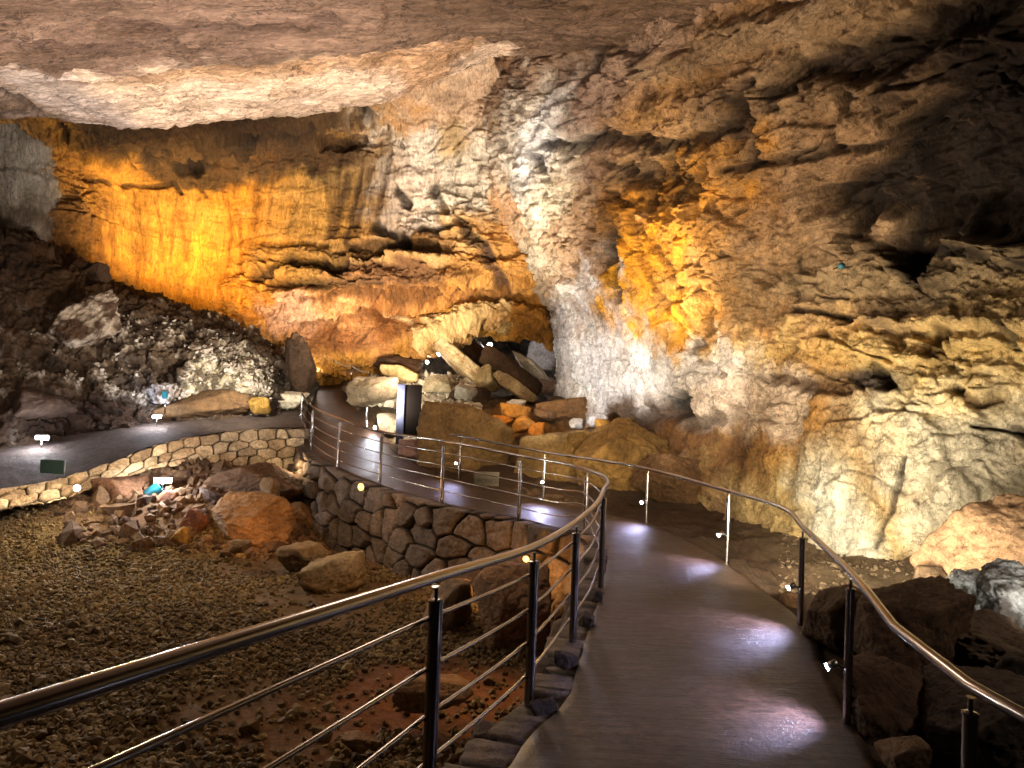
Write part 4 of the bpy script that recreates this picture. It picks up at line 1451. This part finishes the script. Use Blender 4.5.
sz = rs.uniform(.016, .046, n) * (1 + .9 * (rs.rand(n) > .95)) * (1 + .35 * sstep(11, 7, y))
pts = np.stack([x, y, floor_at(x, y) + sz * .25], 1)
tone = rs.rand(n, 1)
pn = fbm(pts * .6, 2, seed=6.)[:, None]
cols = lin((.29, .22, .125)) * (1 - tone) + lin((.51, .42, .26)) * tone
cols = cols * (1 + .5 * pn)
stones('gravel', pts, sz, np.clip(cols, 0, 1), M_GRAVEL, 'loose yellowish gravel covering the pit floor', 5)

# rubble lying on the left slope
V = S.V
spx, spy = proj(V)
msk = np.where((spx > -40) & (spx < 300) & (spy > 280) & (spy < 412) & (S.col.mean(1) > lin(.38)))[0]
pick = rs.choice(msk, 1500)
sz = rs.uniform(.02, .07, len(pick)) * (1 + 1.0 * (rs.rand(len(pick)) > .93))
tone = rs.rand(len(pick), 1)
cols = lin((.40, .34, .28)) * (1 - tone) + lin((.72, .69, .64)) * tone
stones('rubble', V[pick] + rs.normal(size=(len(pick), 3)) * .05, sz, cols, M_GRAVEL, 'whitish rubble strewn over the dark slope', 6, .6)

# broken rock at the back of the pit
n = 700
cx = rs.uniform(60, 330, n)
cy = 474 + rs.rand(n) ** 1.3 * 66
dd = 18.6 - (cy - 474) * .060
pts = np.array([at(a, b_, d) for a, b_, d in zip(cx, cy, dd)])
pts[:, 2] = floor_at(pts[:, 0], pts[:, 1])
dist = np.min(np.hypot(pts[:, 0][:, None] - lt[:, 0] if isinstance(lt, np.ndarray) else pts[:, 0][:, None] - np.array([q[0] for q in lt])[None], pts[:, 1][:, None] - np.array([q[1] for q in lt])[None]), 1)
side_ = np.array([np.min(np.hypot(LWall[:, 0] - a, LWall[:, 1] - b_)) for a, b_ in pts[:, :2]])
pts = pts[(pts[:, 1] < 18.6) & (side_ > .5)]
sz = rs.uniform(.05, .17, len(pts)) * (1 + .9 * (rs.rand(len(pts)) > .9))
tone = rs.rand(len(pts), 1)
cols = lin((.27, .185, .12)) * (1 - tone) + lin((.46, .35, .24)) * tone
stones('rubble', pts + np.array([0, 0, .02]), sz, cols, M_BOULDER, 'reddish broken rock at the back of the pit', 9, .75)

# rubble round the display panel and under the slabs
n = 1500
cx = rs.uniform(372, 480, n)
cy = 376 + rs.rand(n) * 46
dd = 26.5 - (cy - 376) * .11
pts = np.array([at(a, b_, d) for a, b_, d in zip(cx, cy, dd)])
keep = ~((cx < 400) & (cy > 405))
pts = pts[keep]
sz = rs.uniform(.05, .22, len(pts)) * (.6 + .4 * rs.rand(len(pts)))
tone = rs.rand(len(pts), 1)
cols = lin((.36, .28, .20)) * (1 - tone) + lin((.90, .85, .74)) * tone
stones('rubble', pts, sz, cols, M_GRAVEL, 'pale broken rubble heaped behind the display panel', 7, .6)
RB = rows([[(340, 374, 29), (420, 372, 28), (500, 392, 27), (580, 400, 27)], [(345, 392, 25), (420, 396, 24.5), (500, 402, 24), (580, 412, 24)], [(372, 430, 22), (430, 434, 21), (510, 432, 20.4), (600, 434, 20)], [(390, 462, 19), (440, 470, 18.4), (530, 480, 17.2), (640, 490, 16.4)], [(400, 480, 17.6), (450, 490, 16.9), (545, 506, 15.6), (650, 530, 13.8)]])
w = Surf(RB, 120, 150, (.40, .32, .23))
w.disp = .35 * fbm(w.P * .8, 4, seed=55.) + .18 * ridged(w.P * 2, 4, .55, 56.) - .2
w.blob(430, 400, 40, 26, (.66, .61, .50), .8, .6)
w.blob(520, 415, 40, 14, (.52, .36, .16), .8, .6)  # orange light on the crest put into the ground colour
w.build('ground_mound', M_SLOPE, 'bouldery rise between the walkway and the arch')

# small stones at the foot of the right wall
pk = np.where((GS.px > 780) & (GS.px < 935) & (GS.py > 530) & (GS.py < 600))[0]
if len(pk):
    pick = rs.choice(pk, 500)
    tone = rs.rand(500, 1)
    stones('rubble', GS.V[pick], rs.uniform(.012, .045, 500), lin((.26, .21, .15)) * (1 - tone) + lin((.42, .36, .28)) * tone, M_GRAVEL, 'small broken stones at the foot of the right wall', 8, .6)

# ================================================================== SMALL THINGS
# display panel: upright dark slab on a stone block
c = at(409, 440, 19.6)
root = thing('display_panel', 'tall dark display panel with a lit bluish side standing on a stone block', 'display panel', tuple(c), .12)
M_PANEL = plain('dark_panel', (.045, .03, .025), .95, spec=.03, noise=.2)  # near black holds the shade of the unlit front
M_SIDE = plain('blue_lit_side', (.10, .12, .22), .6, 0, noise=.35)  # blue light on this side put into its colour
obj('panel', box(.07, 0, .78, .44, .10, 1.36, .01), M_PANEL, root, False)
p2 = obj('side_post', box(-.25, -.02, .66, .20, .16, 1.62, .012), M_SIDE, root, False)
obj('knob', tube([(-.26, -.05, .82), (-.32, -.05, .82)], .035, 10), M_BLACK, p2)
b_ = boulder(416, 456, 19.2, 17, 17, (.66, .52, .46), 'pinkish stone block under the display panel', 200, 'stone_block', 'stone block', sharpn=1, rough=.03)

# small white notice on the mound side of the walkway
c = at(486, 490, 15.9)
root = thing('notice_sign', 'small pale notice board with dark lettering beside the walkway', 'sign', tuple(c), .12)
M_SIGN = plain('sign_board', (.36, .32, .24), .5, noise=.08)
obj('board', box(0, 0, .24, .54, .02, .30, .006), M_SIGN, root, False)
obj('stake', tube([(0, .02, -.25), (0, .02, .36)], .014, 8), M_STEELD, root)
fc_ = bpy.data.curves.new('lettering', 'FONT')
fc_.body = 'UPONESE'
fc_.size = .13
fc_.align_x = 'CENTER'
fc_.extrude = .002
tmp = bpy.data.objects.new('lettering_curve', fc_)
COL.objects.link(tmp)
me_ = bpy.data.meshes.new_from_object(tmp.evaluated_get(bpy.context.evaluated_depsgraph_get()))
bpy.data.objects.remove(tmp)
fo = bpy.data.objects.new('lettering', me_)
COL.objects.link(fo)
fo.parent = root
fo.rotation_euler = (math.pi / 2, 0, 0)
fo.location = (0, -.013, .15)
fo.data.materials.append(plain('sign_ink', (.10, .09, .08), .6))

# green board propped on the low wall
c = at(52, 474, 16.2)
root = thing('green_board', 'small dark green board propped on the low wall at the left', 'board', tuple(c), -.1)
obj('board', box(0, 0, .16, .56, .025, .30, .006), plain('green_paint', (.15, .22, .18), .5), root, False)
obj('prop', tube([(.26, .02, -.05), (.28, .03, .30)], .014, 8), M_STEELD, root)


# floodlights on stands
def floodlight(px, py, d, label, stand, mat, yaw, size=1.0, group=None):
    """lamp head with glass front, yoke, stalk and foot; the lens sits at the pixel given"""
    c = at(px, py, d)
    root = thing('floodlight', label, 'floodlight', (c[0], c[1], c[2] - stand), yaw, group)
    s = size
    obj('foot', box(0, 0, .012, .16 * s, .12 * s, .024, .004), M_STEELD, root, False)
    obj('stalk', tube([(0, 0, .02), (0, 0, stand - .03)], .012 * s, 10), M_STEEL, root)
    h = obj('lamp_head', join([box(0, .03 * s, stand + .01, .26 * s, .07 * s, .09 * s, .012), box(0, .08 * s, stand + .01, .18 * s, .04 * s, .07 * s, .006)]), M_STEELD, root)
    sharp(h)
    obj('lens', box(0, -.012 * s, stand + .01, .23 * s, .016 * s, .07 * s, .003), mat, h, False)
    return c


def spotlamp(px, py, d, label, mat, r=.05, aim=(0, -1, .1), name='spot_lamp', group=None):
    """round lamp: can, rim, glowing lens and bracket"""
    c = at(px, py, d)
    a = np.array(aim, float)
    a /= np.linalg.norm(a)
    root = thing(name, label, 'lamp', tuple(c), 0, group)
    can = obj('lamp_housing', tube([-a * r * 2.2, -a * r * 1.8, -a * r * .2, a * r * .05], [r * .55, r * .9, r, r * 1.08], 16), M_BLACK, root)
    sharp(can)
    obj('lens', tube([a * r * .05, a * r * .25, a * r * .4], [r * .98, r * .8, r * .3], 16), mat, root)
    obj('bracket', tube([-a * r * 1.2 + [0, 0, 0], -a * r * 1.4 + [0, 0, -r * 1.6], -a * r * 1.6 + [0, 0, -r * 2.6]], r * .22, 8), M_STEELD, root)
    return c


fl1 = floodlight(42, 438, 17.8, 'floodlight on a short stand at the left end of the side path', .42, M_FLOOD, .1, 1.2)
fl2 = floodlight(157, 417, 19.6, 'smaller floodlight on a stand farther along the side path', .32, M_FLOOD, .0, .9)
fl3 = floodlight(163, 481, 16.6, 'brightest floodlight in the pit beside the teal tub', .22, M_FLOOD, .3, 1.5)
fl4 = spotlamp(77, 488, 15.4, 'small bright lamp low in the pit below the green board', M_FLOOD, .06, (.4, -1, .1))
a1 = spotlamp(361, 487, 14.6, 'amber lamp set in the face of the tall stone wall', M_AMBER, .075, (-.5, -1, 0))
a2 = spotlamp(303, 464, 19.0, 'warm lamp near the corner of the tall stone wall', M_WARM, .06, (-.3, -1, 0))
a3 = spotlamp(526, 559, 11.5, 'amber lamp on the stone wall behind the second near post', M_AMBER, .05, (-.2, -1, -.2))
f1 = spotlamp(490, 345, 29.0, 'bright white lamp deepest in the passage', M_FLOOD, .10, (0, -1, -.1))
f2 = spotlamp(439, 354, 28.0, 'greenish white lamp left of the leaning slabs', M_FLOOD, .07, (0, -1, -.1))
f3 = spotlamp(427, 362, 27.6, 'small lamp just below the greenish lamp by the slabs', M_FLOOD, .06, (0, -1, -.1))
f4 = spotlamp(318, 374, 27.0, 'tiny white lamp at the head of the rising path', M_FLOOD, .05, (0, -1, -.1))
f5 = spotlamp(375, 428, 20.6, 'white ground lamp at the inside of the path left of the display panel', M_FLOOD, .055, (-.6, -.6, .0))

# teal tub by the brightest floodlight
c = at(146, 497, 16.4)
root = thing('plastic_tub', 'teal plastic tub tipped beside the brightest floodlight', 'tub', tuple(c))
M_TEAL = plain('teal_plastic', (.05, .30, .34), .4)
o = obj('body', lathe([(.12, 0), (.14, .02), (.17, .32), (.18, .33), (.16, .33), (.13, .04), (.01, .03)], 24), M_TEAL, root)
obj('rim', lathe([(.168, .315), (.185, .32), (.185, .34), (.166, .34)], 24), M_TEAL, root)
root.rotation_euler = (-.5, .9, 0)

# bollard on the inside of the far path
c = at(366, 428, 20.4)
root = thing('bollard', 'short steel bollard beside the white ground lamp on the far path', 'bollard', tuple(c))
sharp(obj('shaft', lathe([(.05, 0), (.05, .015), (.03, .02), (.03, .48), (.04, .49), (.04, .54), (.02, .56)], 16), M_STEEL, root))
obj('lamp_cap', lathe([(.05, .54), (.055, .56), (.03, .60)], 16), M_STEELD, root)

# leaning poles at the back of the side path
for px0, py0, px1, py1, d, lab in ((165, 414, 165.5, 392, 20.0, 'short pole with a small teal box behind the standing lamp'), (266, 411, 267.5, 376, 21.6, 'taller thin pole left of the far railing corner')):
    a = at(px0, py0, d)
    b2 = at(px1, py1, d)
    root = thing('marker_pole', lab, 'pole', tuple(a))
    obj('pole', tube([np.zeros(3), (b2 - a) * .5, b2 - a], .018, 10), M_STEEL, root)
    top_ = b2 - a
    if d < 21:
        obj('box', box(top_[0], top_[1] - .03, top_[2] - .08, .14, .08, .2, .01), M_TEAL, root, False)
    else:
        obj('cap', tube([top_, top_ + [0, 0, .04]], .03, 10), M_STEELD, root)

# rope barriers
M_ROPE = plain('rope', (.62, .56, .48), .8)


def rope_barrier(pts, d, label, h):
    root = thing('rope_barrier', label, 'barrier', tuple(at(*pts[0], d[0])))
    o0 = at(*pts[0], d[0])
    tops = []
    for p, dd in zip(pts, d):
        tpt = at(*p, dd)
        tops.append(tpt)
        obj('post', tube([tpt - o0 - [0, 0, h], tpt - o0 - [0, 0, h / 2], tpt - o0 + [0, 0, .03]], .022, 8), M_STEEL, root)
    line = []
    for a, b_ in zip(tops[:-1], tops[1:]):
        for t_ in np.linspace(0, 1, 9)[:-1]:
            q = a * (1 - t_) + b_ * t_
            line.append(q - o0 - [0, 0, .25 * t_ * (1 - t_) * 1.2])
    line.append(tops[-1] - o0)
    obj('rope', tube(line, .018, 8), M_ROPE, root)


rope_barrier([(318, 356), (334, 360), (352, 366), (370, 372)], [27.5, 27, 26.6, 26.2], 'rope barrier on posts along the head of the rising path', .55)
rope_barrier([(478, 352), (500, 357)], [29.5, 29.0], 'short rope barrier beside the deepest lamp', .35)
rope_barrier([(526, 364), (553, 368)], [29.5, 29.0], 'short rope barrier at the right end of the passage', .35)

# survey marker on the right wall
c = at(841, 266, 11.0)
root = thing('wall_marker', 'tiny teal marker fixed high on the right rock wall', 'marker', tuple(c))
obj('disc', tube([(0, 0, 0), (0, -.03, 0)], .05, 14), M_TEAL, root)
obj('bolt', tube([(0, .25, 0), (0, -.05, 0)], .012, 8), M_STEEL, root)

# ================================================================== LIGHT
# lamps on the posts throw pools onto the walkway
for i, p in enumerate(PATH_LIGHTS):
    e = [14, 105, 120, 95, 60, 60, 30][i]
    s = np.array([*sides[i], 0.0])
    s /= np.linalg.norm(s)
    lamp('SPOT', p, e, (.60, .60, 1.0), .02, p + s * .55 + np.array([0, 0, -.5]), 112, 1.0, 'path_lamp_light')
# visible lamps, and an added amber spot
lamp('POINT', fl1 + np.array([.0, -.25, .03]), 60, COOL, .06, name='flood_light')
lamp('POINT', fl2 + np.array([.0, -.25, .05]), 60, COOL, .06, name='flood_light')
lamp('POINT', fl3 + np.array([.05, -.3, .15]), 130, (.85, .9, 1.0), .06, name='flood_light')
lamp('POINT', fl4 + np.array([.02, -.25, .08]), 40, WHITE, .05, name='pit_light')
lamp('POINT', a1 + np.array([-.15, -.3, .0]), 16, AMBER, .05, name='amber_light')
lamp('POINT', a2 + np.array([-.12, -.3, .0]), 22, WARM, .05, name='warm_light')
lamp('POINT', a3 + np.array([-.05, -.35, -.1]), 70, AMBER, .05, name='amber_light')
lamp('SPOT', at(490, 600, 9.6) + [0, 0, .6], 60, (1.0, .55, .18), .1, at(470, 660, 8.6), 120, .9, 'pit_amber')  # unseen spot added for the amber glow on the pit earth
lamp('POINT', f1 + np.array([0, -.4, 0]), 120, WHITE, .08, name='passage_light')
lamp('POINT', f2 + np.array([0, -.35, 0]), 70, WHITE, .06, name='passage_light')
lamp('POINT', f3 + np.array([0, -.35, 0]), 60, WHITE, .06, name='passage_light')
lamp('POINT', f4 + np.array([0, -.35, .1]), 30, WHITE, .06, name='passage_light')
lamp('POINT', f5 + np.array([-.15, -.15, .15]), 22, (.85, .88, 1), .05, name='path_lamp_light')
# unseen spots that wash the walls: inferred hidden floods and added ones, without fixtures
lamp('SPOT', at(150, 262, 22.4), 1250, (1.0, .72, .34), .2, at(160, 205, 25.5), 110, .9, 'orange_wash')
lamp('SPOT', at(225, 298, 22.6), 600, (1.0, .66, .26), .2, at(235, 225, 26), 110, .9, 'orange_wash')
lamp('SPOT', at(310, 330, 22.0), 1200, (1.0, .80, .56), .2, at(340, 240, 26), 120, .9, 'warm_wash')
lamp('SPOT', at(400, 400, 21.6) + [0, 0, .6], 1300, (1.0, .85, .66), .2, at(390, 290, 25.5), 120, .9, 'warm_wash')
lamp('SPOT', at(190, 330, 18.6), 1600, (1.0, .76, .42), .3, at(215, 190, 26), 56, .8, 'orange_wash')  # added farther back to even out the orange wall
lamp('SPOT', at(480, 415, 18.0) + [0, 0, .5], 3600, (1.0, .87, .72), .25, at(475, 160, 23), 80, .9, 'cream_wash')
lamp('SPOT', at(480, 440, 16.0) + [0, 0, .6], 1350, (.95, .95, 1.0), .3, at(600, 350, 19.5), 80, .9, 'white_wash')
lamp('SPOT', at(600, 455, 13.4) + [0, 0, .8], 430, (1.0, .95, .88), .3, at(705, 390, 15.5), 80, .9, 'white_wash')
lamp('SPOT', at(580, 440, 14.5) + [0, 0, .8], 2300, (1.0, .76, .40), .2, at(680, 240, 16), 60, .9, 'orange_wash')
lamp('SPOT', at(560, 505, 13.4) + [0, 0, .5], 320, (1.0, .76, .46), .2, at(560, 445, 18.0), 76, .9, 'mound_wash')  # added over the walkway to brighten the front of the boulders
lamp('SPOT', at(880, 585, 7.2), 720, (1.0, .85, .64), .4, at(880, 380, 10.5), 140, .9, 'yellow_wash')
lamp('SPOT', at(740, 560, 8.4), 620, (1.0, .84, .60), .3, at(790, 420, 12.5), 120, .9, 'yellow_wash')
lamp('SPOT', at(1060, 620, 6.0), 110, (1, .95, .85), .3, at(980, 470, 9.5), 100, .9, 'yellow_wash')
lamp('SPOT', at(255, 400, 19.6) + [0, -.8, .4], 700, (1, .90, .76), .1, at(225, 365, 22), 130, .9, 'slope_wash')
lamp('SPOT', at(420, 440, 19.4) + [-.9, -.4, .9], 800, (1, .93, .78), .1, at(440, 390, 24), 130, .9, 'rubble_wash')
lamp('SPOT', at(500, 415, 18.6) + [0, 0, .8], 120, (1.0, .6, .2), .1, at(522, 420, 20), 90, .8, 'mound_amber')
lamp('SPOT', at(235, 550, 14.0) + [.3, 0, .7], 60, (1.0, .5, .15), .08, at(245, 515, 16), 110, .8, 'pit_amber')
lamp('SPOT', at(100, 470, 16.6) + [.5, -.3, 1.8], 420, (1.0, .82, .45), .15, at(120, 560, 12), 140, .9, 'gravel_wash')
# the cave's general light: unseen fill and wash lights, mostly added to brighten
lamp('POINT', (-5.0, 4.5, 4.4), 80, (1.0, .80, .66), .8, name='fill_light')
lamp('POINT', (-8.5, 12.0, 3.6), 330, (1.0, .84, .70), .8, name='fill_light')
lamp('SPOT', (5.4, 3.4, 3.2), 170, (1.0, .82, .66), .3, (3.7, 6.0, .2), 66, .8, 'rock_wash')
lamp('POINT', (-1.0, 13.0, 4.6), 300, (1.0, .80, .62), .8, name='fill_light')
lamp('SPOT', (.5, 8.0, 1.8), 1600, (1.0, .78, .54), .4, (3.8, 13.0, 6.6), 80, .9, 'upper_wash')
lamp('SPOT', (-3.0, 11.0, .6), 4800, (1.0, .85, .74), .3, at(230, 90, 16), 110, .9, 'lip_wash')
lamp('SPOT', (-11.0, 8.0, 5.6), 680, (1.0, .83, .72), .2, (-3.0, 10.0, 8.2), 120, .9, 'roof_wash')
lamp('SPOT', (4.6, 7.0, 5.6), 260, (1.0, .82, .70), .2, (-1.0, 10.5, 8.3), 120, .9, 'roof_wash')

wd = bpy.data.worlds.new('ambient_fill')  # faint even glow added as fill from all around
SC.world = wd
wd.use_nodes = True
wd.node_tree.nodes['Background'].inputs[0].default_value = (.9, .75, .65, 1)
wd.node_tree.nodes['Background'].inputs[1].default_value = .004

vs = SC.view_settings
vs.view_transform = 'Standard'
vs.look = 'None'
vs.gamma = 1
vs.use_curve_mapping = False
vs.exposure = 0.52
try:
    SC.cycles.use_denoising = True
    SC.cycles.denoiser = 'OPENIMAGEDENOISE'
    SC.cycles.max_bounces = 6
    SC.cycles.diffuse_bounces = 3
    SC.cycles.sample_clamp_indirect = 4
except Exception:
    pass
